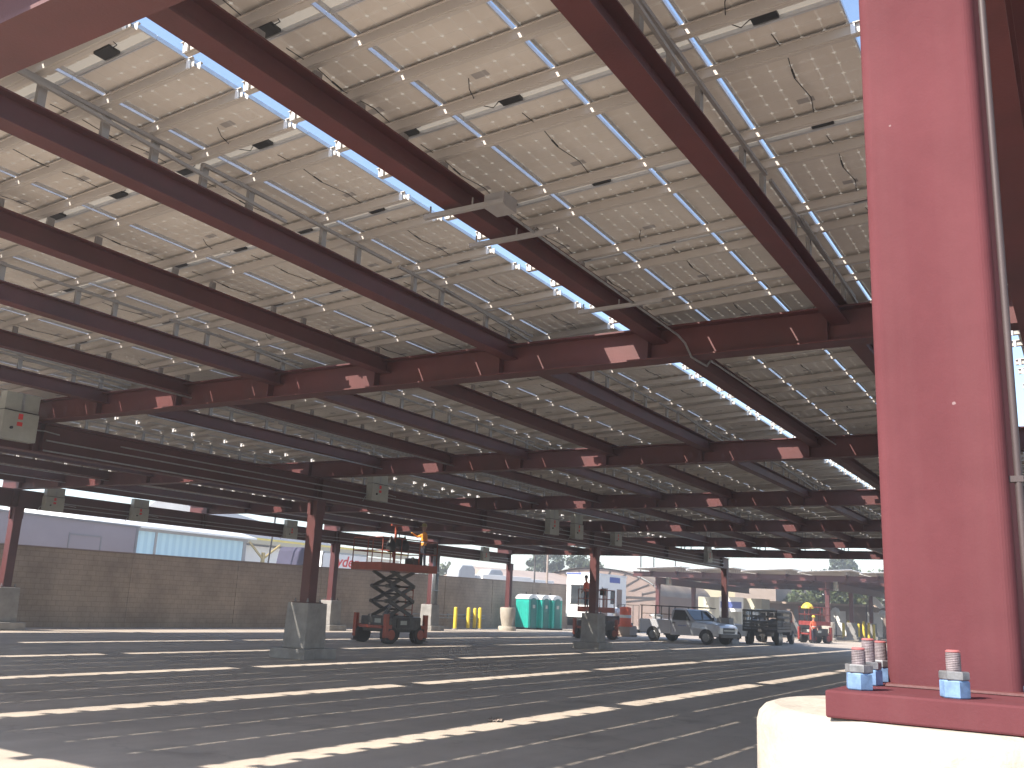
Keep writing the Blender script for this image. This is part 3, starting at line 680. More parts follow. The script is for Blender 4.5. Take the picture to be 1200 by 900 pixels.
# ------------------------------------------------------------------ people
def person(loc, rz, label, vest='vest', hat='hat', pose='stand', reach=False):
    """one continuous skinned body; vest and hard hat are children"""
    J = {'pel': (0, 0, 0.93, .135, .10), 'wai': (0, .01, 1.08, .125, .095), 'che': (0, .0, 1.30, .155, .11), 'nec0': (0, 0.0, 1.46, .075, .07), 'nec': (0, .02, 1.53, .052, .052),
         'hd0': (0, .035, 1.60, .072, .082), 'hd1': (0, .03, 1.70, .078, .095), 'hd2': (0, .02, 1.77, .055, .065)}
    E_ = [('pel', 'wai'), ('wai', 'che'), ('che', 'nec0'), ('nec0', 'nec'), ('nec', 'hd0'), ('hd0', 'hd1'), ('hd1', 'hd2')]
    for s, n in ((-1, 'l'), (1, 'r')):
        J['hip'+n] = (s*.10, 0, .88, .092, .092); J['kn'+n] = (s*.12, .03*s+.02, .49, .062, .062); J['an'+n] = (s*.13, .02*s-.02, .10, .042, .042); J['to'+n] = (s*.14, .02*s+.14, .04, .045, .035)
        J['sh'+n] = (s*.19, 0, 1.41, .062, .06)
        if reach and n == 'r': J['el'+n] = (s*.24, .22, 1.30, .046, .046); J['wr'+n] = (s*.20, .42, 1.42, .033, .033); J['ha'+n] = (s*.19, .50, 1.46, .038, .028)
        else: J['el'+n] = (s*.25, -.02, 1.14, .046, .046); J['wr'+n] = (s*.26, .12, .93, .033, .033); J['ha'+n] = (s*.26, .16, .85, .038, .026)
        E_ += [('pel', 'hip'+n), ('hip'+n, 'kn'+n), ('kn'+n, 'an'+n), ('an'+n, 'to'+n), ('che', 'sh'+n), ('sh'+n, 'el'+n), ('el'+n, 'wr'+n), ('wr'+n, 'ha'+n)]
    def skin(J, E_, sub=2, root='pel'):
        ks = list(J); me = bpy.data.meshes.new('sk'); me.from_pydata([J[k][:3] for k in ks], [(ks.index(a), ks.index(b_)) for a, b_ in E_], [])
        o = bpy.data.objects.new('sk', me); COL.objects.link(o)
        m = o.modifiers.new('s', 'SKIN'); m.use_smooth_shade = True
        for i, k in enumerate(ks):
            sv = me.skin_vertices[0].data[i]; sv.radius = J[k][3:5]; sv.use_root = (k == root)
        s_ = o.modifiers.new('u', 'SUBSURF'); s_.levels = sub; s_.render_levels = sub
        dg = bpy.context.evaluated_depsgraph_get(); out = bpy.data.meshes.new_from_object(o.evaluated_get(dg))
        bpy.data.objects.remove(o); return out
    me = skin(J, E_); me.materials.clear()
    for m in (M['skin'], M['navy'], M[vest] if vest != 'reflect' else M['grime'], M['black']): me.materials.append(m)
    for p_ in me.polygons:
        c = p_.center
        if c.z < 0.12: p_.material_index = 3
        elif c.z < 0.98 and abs(c.x) < 0.21: p_.material_index = 1
        elif c.z < 1.50 and (c.z > 1.1 or abs(c.x) < 0.2): p_.material_index = 2
        p_.use_smooth = True
    o = bpy.data.objects.new('person', me); COL.objects.link(o); o.location = loc; o.rotation_euler.z = rz
    # face: nose + eyes + ears as small features
    b = MB()
    b.lathe([(0.0, -0.012), (0.013, -0.004), (0.011, 0.012), (0.002, 0.03)], 8, 0, (0, 0.125, 1.655))
    for s in (-1, 1): b.lathe([(0.004, -0.025), (0.012, 0), (0.004, 0.028)], 8, 0, (s*0.082, 0.03, 1.665))
    f_ = b.build('face_features', M['skin'], o)
    J2 = {'pel': (0, 0, 0.96, .155, .118), 'wai': (0, .01, 1.10, .145, .115), 'che': (0, 0, 1.29, .178, .132), 'nec0': (0, 0, 1.42, .12, .095), 'shl': (-.17, 0, 1.40, .082, .078), 'shr': (.17, 0, 1.40, .082, .078)}
    v = skin(J2, [('pel', 'wai'), ('wai', 'che'), ('che', 'nec0'), ('che', 'shl'), ('che', 'shr')]); v.materials.clear()
    v.materials.append(M[vest]); v.materials.append(M['reflect'])
    for p_ in v.polygons:
        if 1.06 < p_.center.z < 1.11: p_.material_index = 1
    vo = bpy.data.objects.new('safety_vest', v); COL.objects.link(vo); vo.parent = o
    b = MB(); b.lathe([(0.125, 0), (0.118, 0.012), (0.108, 0.02), (0.105, 0.06), (0.085, 0.105), (0.05, 0.13), (0.01, 0.138)], 20, 0, (0, 0.03, 1.72)); b.lathe([(0.13, -0.004), (0.135, 0.004), (0.10, 0.012)], 20, 0, (0, 0.06, 1.72)); b.build('hard_hat', M[hat], o)
    tag(o, label, 'person')
    return o

# ------------------------------------------------------------------ scissor lifts
def scissor_lift(loc, rz, zf, label, L=2.1, W=1.8, plat=2.9, platw=1.5, body='grime', paint='orange', levels=3):
    e = empty('scissor_lift', loc, rz)
    b = MB(); b.box(-L/2+0.15, L/2-0.15, -W/2+0.22, W/2-0.22, 0.42, 0.74); b.box(-L/2+0.3, L/2-0.3, -W/2+0.02, W/2-0.02, 0.5, 0.98)
    b.box(-L/2-0.02, L/2+0.02, -W/2+0.25, W/2-0.25, 0.55, 0.66, 1)
    bevel(b.build('chassis', [M[body], M[paint]], e), 0.02)
    b = MB(); b.box(-0.55, 0.1, -W/2-0.03, -W/2+0.01, 0.60, 0.93); b.box(-0.5, 0.0, W/2-0.01, W/2+0.03, 0.60, 0.93); b.build('engine_cover', M['darkmetal'], e)
    b = MB(); b.box(-0.38, -0.05, -W/2-0.036, -W/2-0.031, 0.70, 0.85); b.box(-L/2+0.29, -L/2+0.296, -0.25, 0.1, 0.7, 0.9); b.build('data_plate', M['box'], e)
    for sx in (-1, 1):
        for sy in (-1, 1):
            # wheel
            cx, cy = sx*(L/2-0.28), sy*(W/2-0.16)
            b = MB(); b.tube([(cx, cy-0.15, 0.33), (cx, cy-0.13, 0.33), (cx, cy+0.13, 0.33), (cx, cy+0.15, 0.33)], [0.27, 0.33, 0.33, 0.27], 24)
            for k in range(16):
                a = k*PI/8; b.box(cx-0.02, cx+0.02, cy-0.14, cy+0.14, 0.325, 0.345, 0, Matrix.Translation((cx, 0, 0.33)) @ Matrix.Rotation(a, 4, 'Y') @ Matrix.Translation((-cx, 0, 0.0-0.01)))
            wh = b.build('wheel', M['rubber'], e)
            b = MB(); b.tube([(cx, cy+sy*0.152, 0.33), (cx, cy+sy*0.165, 0.33)], [0.19, 0.14], 16); b.build('rim', M[paint], wh)
            # outrigger / stabiliser
            ox, oy = sx*(L/2-0.02), sy*(W/2-0.06)
            b = MB(); b.box(ox-0.08, ox+0.08, oy-0.08, oy+0.08, 0.22, 1.08); b.box(ox-0.05, ox+0.05, oy-0.05, oy+0.05, 0.1, 0.22, 1); b.lathe([(0.15, 0.07), (0.15, 0.10)], 14, 1, (ox, oy, 0))
            b.bar((ox-sx*0.25, oy, 0.62), (ox, oy, 0.62), 0.14, 0.14)
            bevel(b.build('outrigger', [M[paint], M['darkmetal']], e), 0.012)
    z0, z1 = 0.98, zf-0.12; n = levels; hx = L/2-0.25; dz = (z1-z0)/n
    if z1-z0 > 0.5:
        for k in range(n):
            for sy in (-1, 1):
                y = sy*0.42; za, zb = z0+k*dz, z0+(k+1)*dz; o1 = sy*0.05
                b = MB(); b.bar((-hx*0.82, y, za), (hx*0.82, y, zb), 0.06, 0.13); b.bar((hx*0.82, y+o1*1.6, za), (-hx*0.82, y+o1*1.6, zb), 0.06, 0.13)
                b.tube([(-hx*0.82, y-0.06, za), (-hx*0.82, y+0.12, za)], 0.07, 10); b.tube([(hx*0.82, y-0.06, za), (hx*0.82, y+0.12, za)], 0.07, 10)
                b.build('scissor_arm', M['grime'], e)
            for s, zz in ((-1, 0), (1, 0), (0, .5)):
                b = MB(); b.tube([(s*hx*0.82, -0.48, z0+(k+zz)*dz), (s*hx*0.82, 0.48, z0+(k+zz)*dz)], 0.035, 8); b.build('cross_tube', M['grime'], e)
        b = MB(); b.tube([(-hx*0.5, 0, z0+0.05), (hx*0.3, 0, z0+dz*1.3)], 0.06, 10); b.tube([(hx*0.3, 0, z0+dz*1.3), (hx*0.5, 0, z0+dz*1.6)], 0.035, 8); b.build('hydraulic_cylinder', M['galv'], e)
        b = MB()
        for s in (-1, 1): b.bar((hx+0.1, s*0.2, 0.9), (hx+0.1, s*0.2, 2.1), 0.03, 0.03)
        for k in range(5): b.bar((hx+0.1, -0.2, 1.0+k*0.25), (hx+0.1, 0.2, 1.0+k*0.25), 0.03, 0.03)
        b.build('ladder', M[paint], e)
    P2, W2 = plat/2, platw/2
    b = MB(); b.box(-P2, P2, -W2, W2, zf-0.12, zf-0.02, 0); b.box(-P2, P2, -W2, -W2+0.03, zf-0.018, zf+0.16); b.box(-P2, P2, W2-0.03, W2, zf-0.018, zf+0.16); b.box(-P2, -P2+0.03, -W2+0.031, W2-0.031, zf-0.018, zf+0.16); b.box(P2-0.03, P2, -W2+0.031, W2-0.031, zf-0.018, zf+0.16)
    b.box(-P2+0.031, P2-0.031, -W2+0.031, W2-0.031, zf-0.019, zf, 1)
    b.build('platform_deck', [M[paint], M['grime']], e)
    def seg(a, c):
        b = MB(); n_ = max(2, int((Vector(c)-Vector(a)).length/0.75))
        for k in range(n_+1):
            q = Vector(a).lerp(Vector(c), k/n_); b.tube([(q.x, q.y, zf+0.161), (q.x, q.y, zf+1.08)], 0.022, 6)
        for h_ in (0.6, 1.09): b.tube([(a[0], a[1], zf+h_), (c[0], c[1], zf+h_)], 0.022, 6)
        b.build('guard_rail', M[paint], e)
    i_ = 0.03
    seg((-P2+i_, -W2+i_), (P2-i_, -W2+i_)); seg((-P2+i_, W2-i_), (P2-i_, W2-i_)); seg((-P2+i_, -W2+i_), (-P2+i_, W2-i_)); seg((P2-i_, -W2+i_), (P2-i_, W2-i_))
    b = MB(); b.box(-P2+0.9, -P2+1.15, -W2+0.04, -W2+0.25, zf+0.8, zf+1.15); b.tube([(-P2+1.0, -W2+0.2, zf+1.15), (-P2+1.0, -W2+0.2, zf+1.27)], 0.02, 6); b.build('control_box', M['black'], e)
    tag(e, label, 'scissor lift')
    return e
l1 = scissor_lift((29.74, 23.3, 0), R(-8.5), 2.81, 'raised orange scissor lift with a worker in a yellow-orange vest, left of centre', plat=3.0, platw=1.7)
person((30.9, 22.82, 2.81), R(55), 'person in orange safety vest and olive hard hat standing on the raised scissor lift', reach=True)
# gear on the platform
def bag(loc, label):
    b = MB(); b.lathe([(0.08, 0), (0.17, 0.05), (0.20, 0.2), (0.16, 0.38), (0.05, 0.5), (0.02, 0.62)], 14); o = b.build('tool_bag', M['black']); o.location = loc; tag(o, label, 'tool bag', 'dark tool bags on the scissor lift')
bag((28.66, 22.71, 3.36), 'dark tool bag hung on the lift railing, left one')
bag((29.36, 22.61, 3.41), 'dark tool bag hung on the lift railing, beside the orange post')
b = MB(); b.box(-0.25, 0.25, -0.2, 0.2, 0, 0.42); b.box(-0.08, 0.08, -0.02, 0.02, 0.421, 0.47); o = bevel(b.build('tool_case', M['darkmetal']), 0.02); o.location = (30.43, 22.97, 2.815); tag(o, 'dark tool case at the feet of the worker on the raised lift', 'tool case')
b = MB(); b.bar((0, 0, 0), (0, 0, 1.62), 0.07, 0.07); b.bar((-0.28, 0.02, 1.62), (0.28, -0.02, 1.62), 0.07, 0.07); b.bar((-0.12, 0, 0.4), (0.0, 0, 1.5), 0.04, 0.04); b.box(-0.15, 0.15, -0.15, 0.15, 0, 0.03)
o = b.build('pipe_stand', M['orange']); o.location = (29.30, 23.02, 2.815); tag(o, 'bright orange T shaped stand on the raised lift platform', 'stand')

l2 = scissor_lift((48.3, 23.6, 0), R(-14), 1.55, 'low orange scissor lift half hidden behind the plinth by the white trailer', L=2.1, W=1.4, plat=1.9, platw=1.1, body='darkmetal', levels=1)
person((47.75, 23.95, 1.55), R(-10), 'person in red-orange vest standing on the low lift in front of the white trailer', vest='vestred', hat='navy')
l3 = scissor_lift((68.2, 16.6, 0), R(-30), 1.3, 'small red lift machine parked in the sun beside the dark stake truck', L=1.9, W=1.2, plat=1.9, platw=1.1, paint='redpaint', body='darkmetal', levels=1)
person((67.0, 16.4, 0), R(150), 'person in dark clothes and yellow hard hat standing in front of the small red lift', vest='vestred', hat='yellow')
person((64.7, 17.4, 0), R(60), 'person wearing a white hard hat beside the dark stake truck rear', vest='reflect', hat='white')
b = MB(); b.lathe([(0.42, 0), (0.40, 0.1), (0.30, 0.26), (0.15, 0.36), (0.02, 0.4)], 18, 0); b.box(-0.02, 0.02, -0.02, 0.02, -1.0, 0.02, 1); b.lathe([(0.2, -1.0), (0.2, -0.96)], 10, 1)
o = b.build('work_umbrella', [M['yellow'], M['darkmetal']]); o.location = (67.55, 16.9, 2.30); tag(o, 'small yellow sun cover standing on the red lift platform', 'sun cover')

# ------------------------------------------------------------------ vehicles
def wheel(parent, x, y, r=0.36, w=0.24, side=1):
    b = MB(); b.tube([(x, y-w/2, r), (x, y-w/2+0.03, r), (x, y+w/2-0.03, r), (x, y+w/2, r)], [r-0.05, r, r, r-0.05], 28)
    wh = b.build('wheel', M['rubber'], parent)
    b = MB(); b.tube([(x, y+side*(w/2+0.002), r), (x, y+side*(w/2+0.012), r)], [r*0.62, r*0.55], 20)
    for k in range(6):
        a = k*PI/3; b.bar((x, y+side*(w/2+0.014), r), (x+math.cos(a)*r*0.52, y+side*(w/2+0.014), r+math.sin(a)*r*0.52), 0.02, 0.06)
    b.build('rim', M['chrome'], wh); return wh
def loft(b, secs, mi=0, smooth=False):
    """secs: list of (x, [(y,z)...]) closed rings"""
    n = len(secs[0][1]); o = len(b.v)
    for x, ring in secs: b.v += [Vector((x, y, z)) for y, z in ring]
    for i in range(len(secs)-1):
        for k in range(n):
            k2 = (k+1) % n; b.f.append((o+i*n+k, o+i*n+k2, o+(i+1)*n+k2, o+(i+1)*n+k)); b.mi.append(mi); b.sm.append(smooth)
    b.f.append(tuple(o+k for k in range(n))); b.mi.append(mi); b.sm.append(False)
    b.f.append(tuple(o+(len(secs)-1)*n+k for k in range(n))); b.mi.append(mi); b.sm.append(False)
def pickup(loc, rz, paint, label, rack=True):
    """front towards +x, 5.4 m long"""
    e = empty('pickup_truck', loc, rz); hw = 0.97
    def ring(w, z0, z1, wt=None): 
        wt = wt or w*0.96; return [(-w, z0), (w, z0), (w*1.0, z0+(z1-z0)*0.55), (wt, z1-0.04), (wt-0.08, z1), (-wt+0.08, z1), (-wt, z1-0.04), (-w, z0+(z1-z0)*0.55)]
    b = MB()
    loft(b, [(2.66, ring(hw*0.84, 0.52, 0.92)), (2.60, ring(hw*0.93, 0.45, 1.02)), (2.3, ring(hw*0.99, 0.42, 1.10)), (1.2, ring(hw, 0.42, 1.18)), (1.0, ring(hw, 0.42, 1.20)), (-0.55, ring(hw, 0.40, 1.17))])
    body = bevel(b.build('body', M[paint], e), 0.03, 2)
    # cut wheel arches with dark liners
    for x in (1.85, -1.75):
        for s in (-1, 1):
            b = MB(); pts = [(x+0.46*math.cos(R(a)), 0.36+0.46*math.sin(R(a))) for a in range(-8, 189, 14)]
            b.prism(pts, s*(hw-0.02), s*(hw+0.012), 'y')
            b.build('wheel_arch', M['black'], e)
    # cab with pillars
    b = MB(); cw = hw-0.04
    def cring(w, z0, z1, wt): return [(-w, z0), (w, z0), (wt, z1-0.05), (wt-0.1, z1), (-wt+0.1, z1), (-wt, z1-0.05)]
    loft(b, [(1.02, cring(cw, 1.17, 1.20, cw)), (0.32, cring(cw, 1.16, 1.82, cw*0.80)), (-0.35, cring(cw, 1.16, 1.85, cw*0.80)), (-0.54, cring(cw, 1.16, 1.80, cw*0.82))])
    bevel(b.build('cab', M[paint], e), 0.03, 2)
    b = MB()
    # windscreen and side glass, slightly proud
    b.add([(0.99, -cw+0.12, 1.245), (0.99, cw-0.12, 1.245), (0.385, cw*0.76, 1.765), (0.385, -cw*0.76, 1.765)], [(0, 1, 2, 3)])
    for s in (-1, 1):
        a = (cw+0.004)*s; t_ = (cw*0.815+0.006)*s
        b.add([(0.80, a, 1.22), (-0.42, a, 1.22), (-0.38, t_, 1.76), (0.30, t_, 1.75)], [(0, 1, 2, 3)])
    gl = b.build('window_glass', M['glass'], e); sm = gl.modifiers.new('s', 'SOLIDIFY'); sm.thickness = 0.012; sm.offset = 1
    # bed
    b = MB()
    for s in (-1, 1): b.box(-2.70, -0.57, min(s*hw, s*(hw-0.09)), max(s*hw, s*(hw-0.09)), 0.46, 1.20)
    b.box(-2.70, -0.57, -hw+0.091, hw-0.091, 0.60, 0.66); b.box(-2.74, -2.701, -hw, hw, 0.50, 1.19); b.box(-0.62, -0.57, -hw+0.091, hw-0.091, 0.661, 1.20)
    bevel(b.build('cargo_bed', M[paint], e), 0.02)
    b = MB(); b.box(2.62, 2.78, -hw+0.03, hw-0.03, 0.40, 0.60); b.box(-2.88, -2.75, -hw+0.05, hw-0.05, 0.42, 0.58); bevel(b.build('bumper', M['grime'], e), 0.03)
    b = MB(); b.box(2.60, 2.675, -0.55, 0.55, 0.62, 0.92)
    gr = b.build('grille', M['black'], e); b = MB(); b.box(2.676, 2.70, -0.55, 0.55, 0.75, 0.80); b.build('grille_bar', M['chrome'], gr)
    for s in (-1, 1):
        b = MB(); b.box(2.52, 2.665, min(s*0.56, s*0.86), max(s*0.56, s*0.86), 0.70, 0.90); bevel(b.build('headlight', M['lamp'], e), 0.03)
        b = MB(); b.bar((0.72, s*0.99, 1.28), (0.72, s*1.13, 1.30), 0.05, 0.04); b.box(0.66, 0.76, min(s*1.10, s*1.26), max(s*1.10, s*1.26), 1.22, 1.42); b.build('mirror', M['black'], e)
        b = MB(); b.prism([(0.86, 0.50), (0.90, 1.15), (-0.46, 1.15), (-0.46, 0.50)], s*(hw+0.001), s*(hw+0.008), 'y'); d = b.build('door', M[paint], e)
        b = MB(); b.box(-0.36, -0.18, min(s*(hw+0.009), s*(hw+0.04)), max(s*(hw+0.009), s*(hw+0.04)), 1.04, 1.08); b.build('handle', M['black'], d)
        b = MB()
        for k in range(7): b.box(0.02+0.075*k, 0.065+0.075*k, min(s*(hw+0.0085), s*(hw+0.0115)), max(s*(hw+0.0085), s*(hw+0.0115)), 0.90+0.01*(k % 2), 0.97)
        b.build('door_marking', M['signblue'], d)
    for x in (1.85, -1.75):
        for s in (-1, 1): wheel(e, x, s*(hw-0.10), 0.37, 0.25, s)
    if rack:
        b = MB()
        for s in (-1, 1):
            for x in (-2.6, -1.6, -0.66): b.bar((x, s*(hw-0.05), 1.20), (x, s*(hw-0.05), 1.95), 0.05, 0.05)
            b.bar((-2.7, s*(hw-0.05), 1.95), (1.2, s*(hw-0.05), 1.93), 0.06, 0.05); b.bar((-0.66, s*(hw-0.05), 1.5), (-2.6, s*(hw-0.05), 1.5), 0.03, 0.03)
        for x in (-2.6, -1.6, -0.66, 0.9): b.bar((x, -hw+0.05, 1.95), (x, hw-0.05, 1.95), 0.05, 0.05)
        b.build('ladder_rack', M['darkmetal'], e)
        b = MB(); b.lathe([(0.42, 1.34), (0.46, 1.40), (0.3, 1.46), (0.05, 1.47)], 16, 0, (-1.9, -0.5, 0), sx=1.0, sy=0.5); b.box(-2.5, -0.8, -0.80, 0.80, 0.661, 1.12, 1); b.build('bed_load', [M['roofwhite'], M['grime']], e)
    tag(e, label, 'pickup truck', 'pickup trucks parked under the carport')
    return e
pickup((52.05, 19.65, 0), R(-105), 'silver', 'silver pickup truck with dark ladder rack parked beside the end column')
pickup((56.0, 20.3, 0), R(-72), 'carwhite', 'pale pickup truck parked just behind the silver one, windscreen showing over its bonnet', rack=False)

def stake_truck():
    e = empty('stake_truck', (58.3, 17.0, 0), R(6))
    b = MB(); b.box(-2.4, 2.4, -1.0, 1.0, 0.75, 0.9); b.box(-2.3, 2.3, -0.35, 0.35, 0.5, 0.749); b.build('flatbed', M['darkmetal'], e)
    def side(x0, x1, y0, y1):
        b = MB(); L_ = math.hypot(x1-x0, y1-y0); n_ = max(3, int(L_/0.45))
        for k in range(n_+1):
            t = k/n_; x, y = x0+(x1-x0)*t, y0+(y1-y0)*t; b.bar((x, y, 0.9), (x, y, 1.98), 0.06, 0.06)
        for z_ in (1.0, 1.16, 1.32, 1.62, 1.94): b.bar((x0, y0, z_), (x1, y1, z_), 0.035, 0.12)
        b.build('stake_side', M['grime'], e)
    side(-2.35, 2.35, -0.97, -0.97); side(-2.35, 2.35, 0.97, 0.97); side(-2.35, -2.35, -0.97, 0.97); side(2.35, 2.35, -0.97, 0.97)
    b = MB()
    random.seed(3)
    for k in range(14):
        x, y = random.uniform(-2.1, 2.0), random.uniform(-0.7, 0.7); s = random.uniform(0.12, 0.35)
        b.box(-s, s, -s*0.8, s*0.8, 0, s*1.3, k % 2, Matrix.Translation((x, y, 0.95+random.uniform(0, 0.25))) @ Matrix.Rotation(random.uniform(0, 3), 4, 'Z') @ Matrix.Rotation(random.uniform(-.3, .3), 4, 'X'))
    b.build('load', [M['grime'], M['brownwall']], e)
    b = MB(); b.prism([(2.5, 0.55), (4.3, 0.55), (4.35, 1.15), (3.75, 1.25), (3.45, 1.95), (2.5, 2.0)], -0.92, 0.92, 'y'); bevel(b.build('cab', M['darkmetal'], e), 0.05)
    b = MB(); b.add([(3.80, -0.8, 1.28), (3.80, 0.8, 1.28), (3.52, 0.78, 1.88), (3.52, -0.78, 1.88)], [(0, 1, 2, 3)]); b.box(2.75, 3.45, -0.93, -0.922, 1.3, 1.8); b.box(2.75, 3.45, 0.922, 0.93, 1.3, 1.8); b.build('window_glass', M['glass'], e)
    for x in (3.5, -1.5, -0.75):
        for s in (-1, 1): wheel(e, x, s*0.84, 0.42, 0.26, s)
    tag(e, 'dark stake bed truck loaded with debris, right of the silver pickup', 'truck')
stake_truck()
def utility_trailer():
    e = empty('chipper_trailer', (63.0, 18.3, 0), R(-35))
    b = MB(); b.box(-1.1, 1.1, -0.8, 0.8, 0.75, 2.05); b.box(-0.9, 0.9, -0.81, -0.801, 0.9, 1.95, 1); bevel(b.build('body', [M['bluegrey'], M['darkmetal']], e), 0.03)
    b = MB(); b.box(-1.15, 1.15, -0.7, 0.7, 0.5, 0.749); b.bar((1.1, 0, 0.6), (2.2, 0, 0.5), 0.1, 0.1); b.build('frame', M['darkmetal'], e)
    for s in (-1, 1): wheel(e, 0, s*0.80, 0.36, 0.22, s)
    tag(e, 'grey boxy equipment trailer behind the dark stake truck', 'trailer')
utility_trailer()
# traffic drums / red barrel by the pickup tail
b = MB(); b.lathe([(0.30, 0.0), (0.30, 0.1), (0.25, 0.101), (0.24, 0.95), (0.2, 1.0), (0.05, 1.02)], 20); b.lathe([(0.253, 0.45), (0.253, 0.6)], 20, 1)
o = b.build('safety_drum', [M['vestred'], M['reflect']]); o.location = (56.2, 25.4, 0.6); o.scale = (1.5, 1.5, 1.2)
tag(o, 'orange-red drum standing on a pallet behind the tail of the silver pickup', 'drum')
b = MB()
for k in range(5): b.box(-0.6, 0.6, -0.6+0.26*k, -0.46+0.26*k, 0.1, 0.12)
for k in (-0.5, 0, 0.44): b.box(k, k+0.08, -0.6, 0.6, 0, 0.098)
for z in (0.12, 0.24, 0.36, 0.48): b.box(-0.55, 0.55, -0.55, 0.55, z+0.001, z+0.115)
o = b.build('pallet_stack', M['tan']); o.location = (56.2, 25.4, 0); tag(o, 'low stack of boards on a pallet under the orange drum', 'pallet')
b = MB()
for i, (x, y, r_) in enumerate([(0, 0, .28), (.35, .1, .22), (-.3, .05, .2), (.1, -.2, .22), (.62, 0, .24)]): b.lathe([(0.02, -r_), (r_*.7, -r_*.7), (r_, 0), (r_*.7, r_*.7), (0.02, r_)], 10, 0, (x, y, r_))
o = b.build('plastic_sacks', M['white']); o.location = (56.8, 26.3, 1.2); o.rotation_euler.z = 0.4; tag(o, 'bundle of white plastic sacks behind the orange drum', 'sacks')
b = MB(); b.box(-0.9, 0.9, -0.5, 0.5, 0, 1.2); b.box(-0.8, -0.1, -0.51, -0.501, 0.1, 1.1, 1); o = bevel(b.build('equipment_crate', [M['darkmetal'], M['grime']]), 0.03); o.location = (57.0, 26.6, 0); o.rotation_euler.z = -0.5; tag(o, 'dark equipment crate beneath the white plastic sacks', 'crate')

# ------------------------------------------------------------------ office trailer
e = empty('office_trailer', (62.9, 30.7, 0), R(0))
b = MB(); b.box(0, 5.1, 0, 2.5, 0.95, 4.05); bevel(b.build('body', M['white'], e), 0.03)
b = MB(); b.box(-0.03, 5.13, -0.03, 2.53, 4.0, 4.14); b.build('roof', M['roofwhite'], e)
b = MB(); b.box(1.0, 5.1, 0.9, 1.9, 4.141, 4.2, 0); b.box(-0.04, -0.032, 1.3, 2.5, 4.02, 4.12, 0); b.build('roof_trim', M['signblue'], e)
b = MB(); b.box(-0.025, -0.002, 0.55, 2.1, 1.95, 3.2); wn = b.build('window', M['darkwin'], e)
b = MB(); b.box(-0.04, -0.026, 0.5, 2.15, 1.88, 1.95); b.box(-0.04, -0.026, 0.5, 2.15, 3.2, 3.27); b.box(-0.04, -0.026, 1.3, 1.36, 1.95, 3.2); b.build('frame', M['grime'], wn)
for x0_ in (0.9, 3.4):
    b = MB(); b.box(x0_, x0_+0.85, -0.03, -0.002, 1.05, 3.1); b.build('door', M['brownwall'], e)
b = MB(); b.box(2.3, 3.0, -0.028, -0.002, 2.0, 3.0); b.build('window', M['darkwin'], e)
b = MB(); b.box(2.1, 3.9, -0.02, -0.002, 3.55, 3.95); b.build('sign_panel', M['signblue'], e)
b = MB(); b.box(0.1, 5.0, 0.1, 2.4, 0.35, 0.949); b.build('skirt', M['darkmetal'], e)
for x in (2.6, 3.5): wheel(e, x, 0.12, 0.42, 0.24, -1)
b = MB()
for k in range(4): b.box(3.5, 4.6, -1.4+0.3*k, -1.1+0.3*k, 0.0, 0.25+0.22*k)
for y in (-1.3, -0.1): b.bar((3.5, y, 0.3), (3.5, y, 2.0), 0.04, 0.04); b.bar((4.6, y, 0.3), (4.6, y, 2.0), 0.04, 0.04)
b.bar((3.5, -1.3, 2.0), (3.5, -0.1, 2.0), 0.04, 0.04); b.bar((4.6, -1.3, 2.0), (4.6, -0.1, 2.0), 0.04, 0.04); b.build('steps', M['grime'], e)
tag(e, 'white office trailer with dark window behind the second lift', 'trailer')

# ------------------------------------------------------------------ things behind the wall
e = empty('warehouse', (5, 42, 0))
b = MB(); b.add([(0, 0, 0), (27.1, 0, 0), (27.1, 10, 0), (0, 10, 0), (0, 0, 4.9), (27.1, 0, 4.62), (27.1, 10, 4.62), (0, 10, 4.9)], [(0, 1, 5, 4), (1, 2, 6, 5), (2, 3, 7, 6), (3, 0, 4, 7), (4, 5, 6, 7), (0, 3, 2, 1)]); b.build('wall', M['lilac'], e)
b = MB(); b.add([(-0.05, -0.06, 4.90), (27.15, -0.06, 4.62), (27.15, 0.1, 4.62), (-0.05, 0.1, 4.90), (-0.05, -0.06, 5.0), (27.15, -0.06, 4.70), (27.15, 0.1, 4.70), (-0.05, 0.1, 5.0)], [(0, 1, 5, 4), (1, 2, 6, 5), (2, 3, 7, 6), (3, 0, 4, 7), (4, 5, 6, 7)]); b.build('roof_edge', M['roofdark'], e)
b = MB(); b.box(23.2, 23.26, -0.03, -0.002, 2.5, 4.05); b.box(24.95, 25.01, -0.03, -0.002, 2.5, 4.0); b.box(23.261, 24.949, -0.03, -0.002, 3.95, 4.03); b.box(26.95, 27.08, -0.03, -0.002, 0, 4.6); b.build('door', M['roofdark'], e)
tag(e, 'long lilac grey flat building behind the left part of the block wall', 'building')
e = empty('warehouse', (45.0, 64.5, 0))
b = MB(); b.box(0, 15.4, 0, 14, 0, 6.2); b.build('wall', M['bluecorr'], e)
b = MB(); b.box(5.9, 6.1, -0.06, -0.002, 0, 6.2); b.box(15.35, 15.7, -0.06, -0.002, 0, 6.2); b.box(-0.1, 15.8, -0.1, -0.061, 6.0, 6.2); b.build('downpipe', M['roofdark'], e)
b = MB(); b.add([(-1, -0.8, 6.21), (16.2, -0.8, 6.21), (16.2, 7, 8.1), (-1, 7, 8.1), (-1, 14, 6.21), (16.2, 14, 6.21), (-1, -0.8, 6.35), (16.2, -0.8, 6.35)], [(0, 1, 7, 6), (6, 7, 2, 3), (3, 2, 5, 4), (0, 4, 3, 6), (1, 7, 2, 5), (0, 1, 5, 4)]); b.build('roof', M['roofwhite'], e)
tag(e, 'pale blue corrugated metal warehouse behind the wall', 'building')
e = empty('warehouse', (61.7, 66.5, 0))
b = MB(); b.box(0, 24, 0, 16, 0, 5.85); b.build('wall', M['white'], e)
